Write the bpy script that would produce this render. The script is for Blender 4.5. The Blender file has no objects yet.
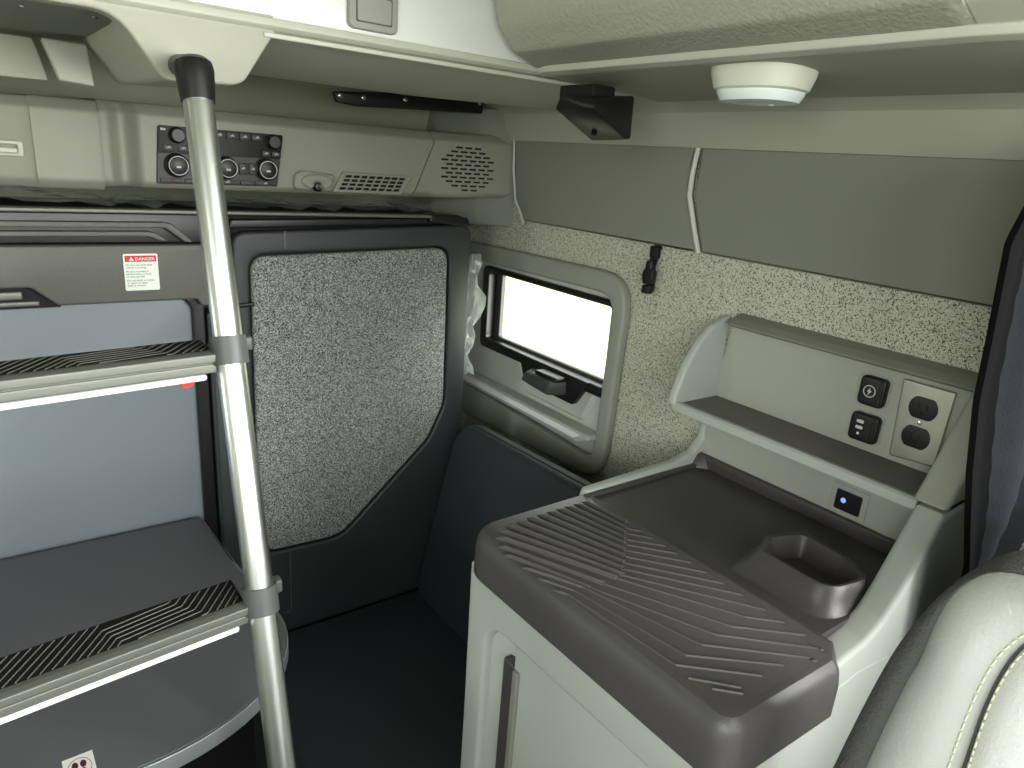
import bpy, bmesh, math, random
from mathutils import Vector, Matrix
random.seed(7)
C = bpy.context.scene.collection
PI = math.pi

# ------------------------------------------------------------------ materials
def lin(c):
    c = c / 255.0
    return c / 12.92 if c <= 0.04045 else ((c + 0.055) / 1.055) ** 2.4

def col(rgb):
    return (lin(rgb[0]), lin(rgb[1]), lin(rgb[2]), 1.0)

def mat(name, rgb, rough=0.6, metal=0.0, bump=0.0, bscale=900.0, coat=0.0, spec=0.5, aniso=0.0):
    m = bpy.data.materials.new(name); m.use_nodes = True
    nt = m.node_tree; b = nt.nodes['Principled BSDF']
    b.inputs['Base Color'].default_value = col(rgb)
    b.inputs['Roughness'].default_value = rough
    b.inputs['Metallic'].default_value = metal
    b.inputs['Specular IOR Level'].default_value = spec
    b.inputs['Coat Weight'].default_value = coat
    if bump > 0:
        tc = nt.nodes.new('ShaderNodeTexCoord')
        n = nt.nodes.new('ShaderNodeTexNoise'); n.inputs['Scale'].default_value = bscale
        n.inputs['Detail'].default_value = 2.0
        bp = nt.nodes.new('ShaderNodeBump'); bp.inputs['Strength'].default_value = bump
        bp.inputs['Distance'].default_value = 0.002
        nt.links.new(tc.outputs['Object'], n.inputs['Vector'])
        nt.links.new(n.outputs['Fac'], bp.inputs['Height'])
        nt.links.new(bp.outputs['Normal'], b.inputs['Normal'])
    return m

def speckle(name, ground, dark, scale, share, light=None, rough=0.85, lshare=0.0):
    """woven fabric with random dark (and light) flecks"""
    m = bpy.data.materials.new(name); m.use_nodes = True
    nt = m.node_tree; b = nt.nodes['Principled BSDF']
    b.inputs['Roughness'].default_value = rough
    b.inputs['Specular IOR Level'].default_value = 0.2
    tc = nt.nodes.new('ShaderNodeTexCoord')
    v = nt.nodes.new('ShaderNodeTexVoronoi'); v.inputs['Scale'].default_value = scale
    s = nt.nodes.new('ShaderNodeSeparateColor')
    r = nt.nodes.new('ShaderNodeValToRGB'); r.color_ramp.interpolation = 'CONSTANT'
    e = r.color_ramp.elements
    e[0].position = 0.0; e[0].color = col(dark)
    e[1].position = share; e[1].color = col(ground)
    if light:
        k = r.color_ramp.elements.new(1.0 - lshare); k.color = col(light)
    nt.links.new(tc.outputs['Object'], v.inputs['Vector'])
    nt.links.new(v.outputs['Color'], s.inputs['Color'])
    nt.links.new(s.outputs['Red'], r.inputs['Fac'])
    nt.links.new(r.outputs['Color'], b.inputs['Base Color'])
    return m

def glassmat(name, tint=(235, 240, 232), gloss=0.06, rough=0.02, milk=0.0):
    m = bpy.data.materials.new(name); m.use_nodes = True
    nt = m.node_tree; nt.nodes.clear()
    o = nt.nodes.new('ShaderNodeOutputMaterial')
    t = nt.nodes.new('ShaderNodeBsdfTransparent'); t.inputs['Color'].default_value = col(tint)
    g = nt.nodes.new('ShaderNodeBsdfGlossy'); g.inputs['Roughness'].default_value = rough
    mx = nt.nodes.new('ShaderNodeMixShader'); mx.inputs['Fac'].default_value = gloss
    nt.links.new(t.outputs[0], mx.inputs[1]); nt.links.new(g.outputs[0], mx.inputs[2])
    last = mx
    if milk > 0:
        d = nt.nodes.new('ShaderNodeBsdfTranslucent'); d.inputs['Color'].default_value = col((235, 240, 238))
        f = nt.nodes.new('ShaderNodeBsdfDiffuse'); f.inputs['Color'].default_value = col((235, 240, 238))
        a = nt.nodes.new('ShaderNodeMixShader'); nt.links.new(d.outputs[0], a.inputs[1]); nt.links.new(f.outputs[0], a.inputs[2])
        b = nt.nodes.new('ShaderNodeMixShader'); b.inputs['Fac'].default_value = milk
        nt.links.new(mx.outputs[0], b.inputs[1]); nt.links.new(a.outputs[0], b.inputs[2]); last = b
    nt.links.new(last.outputs[0], o.inputs['Surface'])
    return m

def emit(name, rgb, strength):
    m = bpy.data.materials.new(name); m.use_nodes = True
    b = m.node_tree.nodes['Principled BSDF']
    b.inputs['Base Color'].default_value = col(rgb)
    b.inputs['Emission Color'].default_value = col(rgb)
    b.inputs['Emission Strength'].default_value = strength
    return m

M = dict(
    beige=mat('beige_moulding', (166, 166, 151), 0.62, bump=0.25, bscale=700),
    beige_grain=mat('beige_grained_vinyl', (164, 165, 149), 0.6, bump=0.7, bscale=160),
    white=mat('white_gloss_panel', (226, 228, 224), 0.32, coat=0.2),
    lip=mat('pale_moulding', (188, 189, 175), 0.45),
    olive=mat('olive_grey_trim', (124, 126, 113), 0.75, bump=0.2, bscale=900),
    trimlight=mat('light_grey_strip', (196, 197, 184), 0.5),
    headliner=mat('headliner_fabric', (160, 161, 144), 0.9, bump=0.3, bscale=800),
    console=mat('warm_grey_console', (150, 151, 136), 0.55, bump=0.15, bscale=900),
    windowtrim=mat('window_trim_grey', (146, 148, 137), 0.6, bump=0.2, bscale=800),
    windowinner=mat('window_inner_grey', (184, 187, 178), 0.6, bump=0.2, bscale=800),
    latchgrey=mat('latch_grey', (150, 150, 143), 0.55),
    pale=mat('pale_grey_plastic', (176, 180, 172), 0.55, bump=0.2, bscale=800),
    shelfgrey=mat('shelf_grey_plastic', (164, 166, 154), 0.6, bump=0.2, bscale=800),
    shelffloor=mat('shelf_liner', (112, 107, 106), 0.6, bump=0.4, bscale=500),
    tray=mat('charcoal_tray', (70, 66, 65), 0.36, bump=0.22, bscale=600),
    traylip=mat('charcoal_tray_edge', (76, 73, 71), 0.38, bump=0.2, bscale=600),
    black=mat('black_plastic', (16, 16, 16), 0.4),
    blackmatte=mat('black_matte', (12, 12, 12), 0.8),
    blackgloss=mat('black_gloss', (5, 5, 6), 0.4, spec=0.25),
    darkbutton=mat('dark_button', (52, 53, 52), 0.45),
    darkface=mat('dark_grey_face', (62, 63, 61), 0.5),
    slate=mat('slate_frame', (46, 50, 52), 0.42, bump=0.3, bscale=900),
    fascia=mat('slate_fascia', (86, 86, 80), 0.45, bump=0.3, bscale=900),
    blue=mat('blue_grey_board', (115, 124, 129), 0.5, bump=0.12, bscale=500),
    table=mat('dark_laminate', (86, 87, 89), 0.45, bump=0.3, bscale=900),
    alu=mat('brushed_aluminium', (215, 218, 214), 0.3, metal=1.0),
    satin=mat('satin_aluminium', (112, 114, 106), 0.5, metal=0.5),
    band=mat('table_edge_band', (150, 155, 156), 0.45, metal=0.6),
    chrome=mat('chrome', (225, 225, 222), 0.08, metal=1.0),
    steel=mat('steel_plate', (186, 186, 172), 0.38, metal=0.75),
    rubber=mat('black_rubber', (18, 18, 17), 0.7, spec=0.2),
    ribedge=mat('worn_rib', (84, 84, 78), 0.6),
    clamp=mat('grey_clamp', (78, 80, 78), 0.45),
    stripwhite=mat('white_strip', (245, 246, 245), 0.35),
    red=mat('orange_red_clip', (226, 62, 40), 0.5),
    vinyl=mat('dark_teal_vinyl', (38, 46, 50), 0.5, bump=0.35, bscale=700),
    leather=mat('pale_leather', (184, 185, 179), 0.42, bump=0.3, bscale=260),
    centre=mat('lit_seat_cloth', (238, 238, 234), 0.6, bump=0.3, bscale=300),  # near-white base stands in for strong light on the seat centre
    mesh3d=mat('dark_spacer_mesh', (84, 84, 84), 0.9, bump=1.0, bscale=260),
    thread=mat('seat_thread', (226, 226, 196), 0.7),
    curtain=mat('charcoal_curtain', (44, 46, 49), 0.95, bump=0.3, bscale=350, spec=0.05),
    curtain_edge=mat('dark_curtain_hem', (14, 14, 15), 0.9, spec=0.05),
    lampbody=mat('ivory_lamp', (214, 215, 200), 0.5),
    lens=mat('lamp_lens', (232, 240, 238), 0.2, coat=0.5),
    film=glassmat('clear_film', (228, 234, 230), 0.10, 0.22, 0.42),
    sheetfilm=glassmat('clear_sheet', (222, 228, 226), 0.16, 0.15, 0.08),
    pane=glassmat('window_glass', (250, 252, 246), 0.04),
    floor=mat('rubber_floor', (30, 32, 33), 0.7),
    labelwhite=mat('label_white', (226, 232, 220), 0.5),
    labelred=mat('label_red', (200, 40, 38), 0.5),
    ink=mat('label_ink', (40, 42, 40), 0.6),
    brown=mat('label_brown', (70, 30, 34), 0.6),
    pink=mat('label_pink', (238, 222, 222), 0.6),
    symbol=mat('printed_symbol', (205, 206, 200), 0.6),
    blueled=emit('blue_led', (120, 150, 255), 1.2),
    redlamp=mat('dim_red_symbol', (120, 40, 40), 0.6),
    wallfab=speckle('speckled_wall_fabric', (184, 184, 165), (84, 80, 71), 640, 0.17, (206, 206, 189), lshare=0.2),
    bunkfab=speckle('speckled_bunk_fabric', (128, 130, 129), (44, 46, 48), 900, 0.36, (196, 196, 192), lshare=0.26),
)

# ------------------------------------------------------------------ mesh helpers
def finish(bm, angle=32):
    bmesh.ops.remove_doubles(bm, verts=bm.verts, dist=1e-6)
    bmesh.ops.recalc_face_normals(bm, faces=bm.faces)
    lim = math.radians(angle)
    for f in bm.faces: f.smooth = True
    for e in bm.edges:
        e.smooth = not (len(e.link_faces) == 2 and e.calc_face_angle(0) > lim)

def obj(name, bm, m, parent=None, base=None, angle=32):
    """link bm as one mesh object; base = world point to use as its origin"""
    finish(bm, angle)
    if base is not None:
        bmesh.ops.translate(bm, verts=bm.verts, vec=-Vector(base))
    me = bpy.data.meshes.new(name); bm.to_mesh(me); bm.free()
    me.materials.append(m)
    o = bpy.data.objects.new(name, me); C.objects.link(o)
    loc = Vector(base) if base is not None else Vector((0, 0, 0))
    if parent is not None:
        o.parent = parent
        p = parent; off = Vector((0, 0, 0))
        while p is not None:
            off += p.location; p = p.parent
        o.location = loc - off
    else:
        o.location = loc
    return o

def thing(name, label, cat, loc=(0, 0, 0), group=None):
    o = bpy.data.objects.new(name, None); C.objects.link(o); o.location = loc
    o.empty_display_size = 0.05
    o['label'] = label; o['category'] = cat
    if group: o['group'] = group
    return o

def tag(o, label, cat, group=None):
    o['label'] = label; o['category'] = cat
    if group: o['group'] = group
    return o

def struct(o): o['kind'] = 'structure'; return o

def join(*bms):
    out = bms[0]
    for b in bms[1:]:
        me = bpy.data.meshes.new('tmp'); b.to_mesh(me); out.from_mesh(me)
        bpy.data.meshes.remove(me); b.free()
    return out

def bevel(bm, r, seg=3, ang=30):
    bmesh.ops.recalc_face_normals(bm, faces=bm.faces)
    es = [e for e in bm.edges if len(e.link_faces) == 2 and e.calc_face_angle(0) > math.radians(ang)]
    if es and r > 0:
        bmesh.ops.bevel(bm, geom=es, offset=r, segments=seg, profile=0.5, affect='EDGES', clamp_overlap=True)
    return bm

def box(a, b, r=0.0, seg=3):
    bm = bmesh.new()
    bmesh.ops.create_cube(bm, size=1.0)
    a, b = Vector(a), Vector(b)
    for v in bm.verts:
        v.co = Vector((a[i] + (v.co[i] + 0.5) * (b[i] - a[i]) for i in range(3)))
    return bevel(bm, r, seg)

def rp(pts, rad, n=6):
    """round the corners of a polygon; rad a number or one per corner"""
    out = []; N = len(pts)
    for i in range(N):
        r = rad[i] if isinstance(rad, (list, tuple)) else rad
        p = Vector(pts[i]); a = Vector(pts[i - 1]); b = Vector(pts[(i + 1) % N])
        if r <= 0: out.append(tuple(p)); continue
        da = (a - p).normalized(); db = (b - p).normalized()
        ang = da.angle(db); t = r / math.tan(ang / 2)
        t = min(t, (a - p).length * 0.49, (b - p).length * 0.49)
        s = p + da * t; e = p + db * t
        for k in range(n + 1):
            u = k / n
            q = s * (1 - u) ** 2 + p * 2 * u * (1 - u) + e * u * u
            out.append(tuple(q))
    return out

def rect(u0, v0, u1, v1, r=0.0, n=6):
    return rp([(u0, v0), (u1, v0), (u1, v1), (u0, v1)], r, n)

def ell(cu, cv, ru, rv, n=32):
    return [(cu + ru * math.cos(2 * PI * k / n), cv + rv * math.sin(2 * PI * k / n)) for k in range(n)]

def plate(loops, axis, a0, a1, r=0.0, seg=3):
    """extrude 2D outlines (first is the outer, others holes) between a0 and a1 along an axis.
    axis x: (y,z); y: (x,z); z: (x,y)"""
    if loops and not isinstance(loops[0][0], (tuple, list)): loops = [loops]
    cu = bpy.data.curves.new('tmp', 'CURVE'); cu.dimensions = '2D'; cu.fill_mode = 'BOTH'
    for lp in loops:
        s = cu.splines.new('POLY'); s.points.add(len(lp) - 1); s.use_cyclic_u = True
        for i, p in enumerate(lp): s.points[i].co = (p[0], p[1], 0, 1)
    d = abs(a1 - a0) / 2
    r = min(r, d * 0.98)
    cu.extrude = d - r
    if r > 0:
        cu.bevel_depth = r; cu.bevel_resolution = seg; cu.offset = -r
    ob = bpy.data.objects.new('tmp', cu); C.objects.link(ob)
    dg = bpy.context.evaluated_depsgraph_get()
    me = bpy.data.meshes.new_from_object(ob.evaluated_get(dg))
    bm = bmesh.new(); bm.from_mesh(me)
    bpy.data.objects.remove(ob); bpy.data.curves.remove(cu); bpy.data.meshes.remove(me)
    mid = (a0 + a1) / 2
    for v in bm.verts:
        u, w, h = v.co
        v.co = {'x': Vector((mid + h, u, w)), 'y': Vector((u, mid + h, w)), 'z': Vector((u, w, mid + h))}[axis]
    bmesh.ops.remove_doubles(bm, verts=bm.verts, dist=1e-6)
    return bm

def tube(pts, r, n=10, cap=True, closed=False, flat=None):
    """round bar along points; r number or per point"""
    bm = bmesh.new(); pts = [Vector(p) for p in pts]; N = len(pts); rings = []
    up = None
    for i, p in enumerate(pts):
        a = pts[i - 1] if (i > 0 or closed) else p
        b = pts[(i + 1) % N] if (i < N - 1 or closed) else p
        t = (b - a).normalized()
        if up is None:
            up = Vector((0, 0, 1)) if abs(t.z) < 0.9 else Vector((1, 0, 0))
        x = t.cross(up).normalized(); y = x.cross(t).normalized(); up = y
        rr = r[i] if isinstance(r, (list, tuple)) else r
        rings.append([bm.verts.new(p + x * math.cos(2 * PI * k / n) * rr + y * math.sin(2 * PI * k / n) * rr * (flat or 1)) for k in range(n)])
    for i in range(N - 1 + (1 if closed else 0)):
        A, B = rings[i], rings[(i + 1) % N]
        for k in range(n):
            bm.faces.new((A[k], A[(k + 1) % n], B[(k + 1) % n], B[k]))
    if cap and not closed:
        bm.faces.new(rings[0]); bm.faces.new(rings[-1])
    return bm

def lathe(prof, c, axis=(0, 0, 1), n=28, sx=1.0, sy=1.0):
    """profile [(radius, height)] spun about an axis through c"""
    bm = bmesh.new(); ax = Vector(axis).normalized()
    q = Vector((0, 0, 1)).rotation_difference(ax); rings = []
    for r, h in prof:
        if r < 1e-6:
            rings.append([bm.verts.new(Vector(c) + q @ Vector((0, 0, h)))])
        else:
            rings.append([bm.verts.new(Vector(c) + q @ Vector((r * sx * math.cos(2 * PI * k / n), r * sy * math.sin(2 * PI * k / n), h))) for k in range(n)])
    for A, B in zip(rings, rings[1:]):
        for k in range(n):
            a = A if len(A) == 1 else [A[k], A[(k + 1) % n]]
            b = B if len(B) == 1 else [B[k], B[(k + 1) % n]]
            f = list(a) + list(reversed(b))
            if len(f) >= 3: bm.faces.new(f)
    if len(rings[0]) > 1: bm.faces.new(rings[0])
    if len(rings[-1]) > 1: bm.faces.new(rings[-1])
    return bm

def sheet(grid, thick=0.0):
    """surface through a grid of points; thick gives it a solid back"""
    bm = bmesh.new()
    vs = [[bm.verts.new(p) for p in row] for row in grid]
    for i in range(len(vs) - 1):
        for j in range(len(vs[0]) - 1):
            bm.faces.new((vs[i][j], vs[i][j + 1], vs[i + 1][j + 1], vs[i + 1][j]))
    if thick:
        bmesh.ops.recalc_face_normals(bm, faces=bm.faces)
        bmesh.ops.solidify(bm, geom=bm.faces[:], thickness=thick)
    return bm

def hull(pts, r=0.0, seg=2):
    bm = bmesh.new()
    for p in pts: bm.verts.new(p)
    res = bmesh.ops.convex_hull(bm, input=bm.verts)
    bmesh.ops.delete(bm, geom=list({v for v in res['geom_interior'] if isinstance(v, bmesh.types.BMVert)}), context='VERTS')
    bmesh.ops.dissolve_limit(bm, angle_limit=0.02, verts=bm.verts, edges=bm.edges)
    return bevel(bm, r, seg)

def loft(loops, cap=True):
    bm = bmesh.new(); R = [[bm.verts.new(p) for p in l] for l in loops]; n = len(R[0])
    for A, B in zip(R, R[1:]):
        for k in range(n):
            bm.faces.new((A[k], A[(k + 1) % n], B[(k + 1) % n], B[k]))
    if cap: bm.faces.new(R[0]); bm.faces.new(R[-1])
    return bm

def words(txt, size, fn, align='LEFT', depth=0.0003):
    """lettering laid out in 2D then placed with fn(u, v, w)"""
    cu = bpy.data.curves.new('tmp', 'FONT'); cu.body = txt; cu.size = size; cu.align_x = align
    cu.extrude = depth; cu.resolution_u = 2
    ob = bpy.data.objects.new('tmp', cu); C.objects.link(ob)
    dg = bpy.context.evaluated_depsgraph_get()
    me = bpy.data.meshes.new_from_object(ob.evaluated_get(dg))
    bm = bmesh.new(); bm.from_mesh(me)
    bpy.data.objects.remove(ob); bpy.data.curves.remove(cu); bpy.data.meshes.remove(me)
    for v in bm.verts: v.co = Vector(fn(*v.co))
    return bm

# ================================================================== THE SETTING
struct(obj('floor', box((-1.14, -1.3, -0.05), (1.14, 1.92, 0.0)), M['floor']))
# right wall: fabric lined, a window in the sleeper and a door window in front
struct(obj('wall_right', plate([[(-1.3, 0), (1.9, 0), (1.9, 2.35), (-1.3, 2.35)], rect(1.075, 0.87, 1.665, 1.29, 0.03),
                                rect(-1.0, 1.10, -0.08, 1.90, 0.05)], 'x', 1.10, 1.14), M['wallfab']))
struct(obj('wall_left', plate([[(-1.3, 0), (1.9, 0), (1.9, 2.35), (-1.3, 2.35)], rect(1.10, 0.95, 1.665, 1.29, 0.03),
                               rect(-1.0, 1.22, -0.15, 1.90, 0.05)], 'x', -1.14, -1.10), M['headliner']))
struct(obj('wall_back', box((-1.10, 1.86, 0), (1.10, 1.9, 2.35)), M['headliner']))
struct(obj('wall_front', plate([[(-1.10, 0), (1.10, 0), (1.10, 2.35), (-1.10, 2.35)], rect(-1.0, 1.22, 1.0, 2.05, 0.08)], 'y', -1.3, -1.26), M['headliner']))
struct(obj('ceiling', box((-1.14, -1.3, 2.35), (1.14, 1.92, 2.40)), M['headliner']))
# headliner cove that closes the gap between right wall panels and overhead locker
cove = [(1.0995, 1.586), (1.085, 1.588), (1.072, 1.62), (1.066, 1.648), (1.045, 1.668), (1.0, 1.682), (0.97, 1.70), (1.0995, 1.70)]
struct(obj('trim_1', plate(cove, 'y', 0.0, 1.74), M['headliner']))
# rear headliner above the rear console
struct(obj('trim_2', plate(rp([(1.72, 1.44), (1.70, 1.60), (1.66, 1.72), (1.855, 1.72), (1.855, 1.44)], [0.0, 0.04, 0.0, 0, 0]), 'x', -1.0, 1.065), M['headliner']))
# rounded corner post behind the speaker
struct(obj('trim_3', plate(rp([(0.93, 1.86), (0.95, 1.66), (1.02, 1.555), (1.099, 1.50), (1.099, 1.86)], [0, 0.05, 0.03, 0, 0]), 'z', 1.375, 1.66, 0.006), M['olive']))

# upper wall panels
for nm, y0, y1, lab in (('wall_panel', 0.915, 1.512, 'olive grey wall panel above the sleeper window, between speaker and buckle strap'),
                        ('wall_panel', 0.14, 0.901, 'longer olive grey wall panel above the outlet shelf and beside the curtain')):
    far = y1 > 1
    pl = [(y0, 1.588), (y0 + 0.004, 1.502), (y0 - 0.034, 1.399), (1.428, 1.399), (1.472, 1.45), (1.492, 1.590)] if far else \
         [(y0, 1.588), (y0, 1.396), (y1 - 0.036, 1.399), (y1 + 0.002, 1.502), (y1, 1.588)]
    o = obj(nm, plate(rp(pl, 0.002), 'x', 1.083, 1.0995, 0.004), M['olive'], base=(1.0995, (y0 + y1) / 2, 1.49))
    tag(o, lab, 'wall panel')
struct(obj('trim_4', tube([(1.083, 0.909, 1.588), (1.081, 0.9125, 1.54), (1.081, 0.912, 1.502), (1.081, 0.888, 1.44), (1.083, 0.872, 1.398)], 0.005, 8), M['trimlight']))
struct(obj('trim_5', tube([(1.085, 1.494, 1.588), (1.085, 1.490, 1.52), (1.085, 1.474, 1.45), (1.085, 1.430, 1.39)], 0.0035, 8), M['trimlight']))

# ------------------------------------------------------------------ sleeper window
w1 = bpy.data.objects.new('window_1', None); C.objects.link(w1); w1.location = (1.1, 1.38, 0.83); struct(w1)
outer = rp([(1.690, 0.812), (1.050, 0.838), (1.036, 1.325), (1.690, 1.318)], [0.05, 0.085, 0.085, 0.03], 8)
inner = rp([(1.655, 0.905), (1.086, 0.885), (1.076, 1.277), (1.672, 1.272)], [0.03, 0.04, 0.05, 0.02], 8)
obj('trim_frame', plate([outer, inner], 'x', 1.074, 1.0995, 0.008), M['windowtrim'], w1)
scoop = rp([(1.455, 1.045), (1.375, 0.968), (1.155, 0.962), (1.112, 1.040)], [0, 0.02, 0.02, 0])
obj('inner_panel', plate([rp([(1.668, 0.882), (1.078, 0.882), (1.078, 1.282), (1.668, 1.282)], 0.01), rect(1.081, 1.046, 1.585, 1.255, 0.02), ], 'x', 1.098, 1.112, 0.002), M['windowinner'], w1)
# scoop around the latch: a sunk bowl edge standing on the panel
obj('latch_pocket', loft([[(1.0975, y, z) for y, z in rp([(1.44, 1.05), (1.385, 0.958), (1.145, 0.955), (1.105, 1.045)], [0, 0.03, 0.03, 0])],
                          [(1.088, y, z) for y, z in rp([(1.425, 1.048), (1.375, 0.966), (1.155, 0.963), (1.115, 1.043)], [0, 0.03, 0.03, 0])],
                          [(1.0955, y, z) for y, z in rp([(1.395, 1.045), (1.350, 0.984), (1.175, 0.981), (1.135, 1.041)], [0, 0.02, 0.02, 0])]], True), M['windowinner'], w1)
obj('gasket', plate([rp([(1.598, 1.034), (1.080, 1.034), (1.080, 1.262), (1.600, 1.262)], 0.018), rp([(1.570, 1.060), (1.087, 1.060), (1.087, 1.248), (1.572, 1.248)], 0.012)], 'x', 1.084, 1.118, 0.005), M['black'], w1)
obj('slide_frame', plate([rect(1.082, 1.052, 1.572, 1.252, 0.01), rect(1.088, 1.068, 1.545, 1.244, 0.01)], 'x', 1.112, 1.126, 0.003), M['darkface'], w1)
obj('pane', box((1.128, 1.078, 1.045), (1.132, 1.60, 1.262)), M['pane'], w1)
obj('latch_bracket', plate(rp([(1.405, 1.062), (1.372, 0.992), (1.178, 0.990), (1.130, 1.060)], [0, 0.015, 0.015, 0]), 'x', 1.080, 1.096, 0.003), M['black'], w1)
lt = obj('latch', hull([(1.085, 1.352, 1.008), (1.085, 1.345, 1.040), (1.085, 1.205, 1.048), (1.085, 1.200, 1.005), (1.048, 1.350, 1.006), (1.050, 1.335, 1.034), (1.045, 1.225, 1.042), (1.040, 1.230, 1.002)], 0.008, 3), M['darkface'], w1)
obj('latch_button', box((1.046, 1.205, 1.040), (1.078, 1.290, 1.052), 0.004), M['black'], lt)
obj('grab_rail', plate(rp([(1.664, 0.947), (1.655, 0.918), (1.115, 0.918), (1.080, 0.936), (1.084, 0.948)], 0.006), 'x', 1.052, 1.096, 0.007), M['windowinner'], w1)
obj('rail_strip', plate(rp([(1.642, 0.944), (1.642, 0.930), (1.130, 0.929), (1.105, 0.942)], 0.003), 'x', 1.0495, 1.056, 0.001), M['stripwhite'], w1)

# plastic film left hanging by the window
g = []
for i in range(13):
    z = 1.315 - i * 0.026
    row = []
    for j in range(7):
        w = 0.055 + 0.012 * math.sin(i * 1.7) + (0.012 if 2 < i < 7 else -0.004)
        row.append((0.925 + w * j / 6 * (1 - 0.02 * i), 1.452 + 0.010 * math.sin(j * 2.1 + i * 0.9) + 0.006 * math.sin(i * 2.7), z + 0.004 * math.sin(j * 3)))
    g.append(row)
tag(obj('plastic_film', sheet(g), M['film'], base=(0.95, 1.45, 1.0), angle=60), 'crinkled clear plastic film hanging between dark bunk frame and window', 'plastic film')

# ================================================================== REAR CONSOLE
YC = 1.50
rc = thing('overhead_console', 'warm grey rear wall console with climate controls, reading lamp and air vent', 'console', (0.5, 1.68, 1.44))
def consbody(x0, x1, taper0=0.0, taper1=0.0):
    # section in (y,z): front face leaning, rounded top and bottom
    sec = rp([(1.715, 1.446), (1.512, 1.442), (YC, 1.452), (YC + 0.004, 1.572), (1.530, 1.592), (1.715, 1.598)], [0, 0.006, 0.012, 0.012, 0.02, 0], 5)
    a = [(x0 + taper0 * (1.59 - z), y, z) for y, z in sec]
    b = [(x1 + taper1 * max(0.0, 1.535 - z) , y, z) for y, z in sec]
    return loft([a, b])
obj('housing', consbody(0.245, 0.858, 0, -0.62), M['console'], rc)
# hollow sweep at the housing's left end
sec = rp([(1.715, 1.446), (1.512, 1.442), (YC, 1.452), (YC + 0.004, 1.572), (1.530, 1.592), (1.715, 1.598)], [0, 0.006, 0.012, 0.012, 0.02, 0], 5)
loops = []
for k in range(25):
    t = k / 24; x = 0.178 + (0.2455 - 0.178) * t
    d = 0.0 if t < 0.12 else 0.032 * math.sin(PI * (t - 0.12) / 0.88) ** 2
    loops.append([(x, y + d * max(0, (1.715 - y) / 0.215), z) for y, z in sec])
obj('housing_end', loft(loops), M['console'], rc)
# climate panel
cp = obj('control_panel', plate(rp([(0.262, 1.451), (0.489, 1.454), (0.504, 1.556), (0.272, 1.556)], 0.005), 'y', 1.4965, 1.506, 0.002), M['darkface'], rc)
obj('display', plate(rp([(0.268, 1.507), (0.496, 1.509), (0.5025, 1.554), (0.273, 1.554)], 0.004), 'y', 1.4952, 1.4970, 0.0005), M['blackgloss'], cp)
def knob(name, x, z, r, h, ring):
    k = obj(name, lathe([(r * 1.22, 0), (r * 1.22, h * 0.35), (r * 1.05, h * 0.45), (r, h), (r * 0.9, h + 0.001), (0, h + 0.001)], (x, 1.4965, z), (0, -1, 0)), M['black'], cp)
    if ring:
        obj('ring', tube([(x + r * 0.93 * math.cos(2 * PI * i / 28), 1.4965 - h - 0.001, z + r * 0.93 * math.sin(2 * PI * i / 28)) for i in range(28)], 0.0009, 6, closed=True), M['symbol'], k)
        obj('symbol', plate(rect(x - 0.004, z - 0.004, x + 0.004, z - 0.001, 0.001), 'y', 1.4965 - h - 0.0014, 1.4965 - h - 0.0006), M['symbol'], k)
    return k
for x, z in ((0.2985, 1.486), (0.388, 1.486), (0.4655, 1.487)): knob('temperature_knob', x, z, 0.0180, 0.020, True)
for x, z in ((0.302, 1.540), (0.481, 1.541)): knob('small_knob', x, z, 0.0120, 0.018, False)
def button(x0, z0, x1, z1, sym=True, mt='darkbutton', red=False):
    b = obj('button', box((x0, 1.4920, z0), (x1, 1.4970, z1), 0.0015, 2), M[mt], cp)
    if sym:
        cx, cz = (x0 + x1) / 2, (z0 + z1) / 2
        obj('symbol', join(plate(rect(cx - 0.0036, cz - 0.001, cx + 0.0036, cz + 0.001), 'y', 1.4915, 1.4922), plate(rect(cx - 0.001, cz - 0.001, cx + 0.0022, cz + 0.003), 'y', 1.4915, 1.4922)), M['redlamp' if red else 'symbol'], b)
for i in range(5): button(0.345 + i * 0.0238, 1.540, 0.345 + i * 0.0238 + 0.021, 1.553)
for x in (0.277, 0.303): button(x, 1.511, x + 0.019, 1.523)
for x in (0.459, 0.479): button(x, 1.512, x + 0.018, 1.523)
for x in (0.330, 0.351): button(x, 1.475, x + 0.017, 1.497)
for x in (0.413, 0.4325): button(x, 1.475, x + 0.016, 1.497)
button(0.268, 1.4535, 0.308, 1.462, True, 'darkface', True)
button(0.311, 1.4535, 0.338, 1.462, False, 'darkface')
button(0.368, 1.4545, 0.412, 1.463, True, 'darkface')
button(0.415, 1.4545, 0.440, 1.463, False, 'darkface')
button(0.443, 1.4550, 0.485, 1.463, True, 'darkface')
obj('mode_mark', join(plate(rect(0.2755, 1.5475, 0.279, 1.5515), 'y', 1.4945, 1.4955), plate(rect(0.2800, 1.5475, 0.2835, 1.5510), 'y', 1.4945, 1.4955)), M['symbol'], cp)
# reading lamp
rl = obj('reading_lamp', plate(rp([(0.520, 1.450), (0.603, 1.448), (0.616, 1.484), (0.540, 1.490), (0.524, 1.480)], 0.012), 'y', 1.490, 1.505, 0.006), M['console'], rc)
obj('lamp_bowl', lathe([(0.026, 0.0), (0.026, 0.004), (0.022, 0.007), (0.019, 0.007), (0.0, 0.001)], (0.572, 1.4905, 1.468), (0, -1, -0.15), 28, 1.35, 0.62), M['console'], rl)
obj('lamp_ball', lathe([(0.0, 0.014), (0.007, 0.013), (0.011, 0.008), (0.012, 0.0)], (0.570, 1.486, 1.460), (0, -1, -0.2)), M['chrome'], rl)
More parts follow.
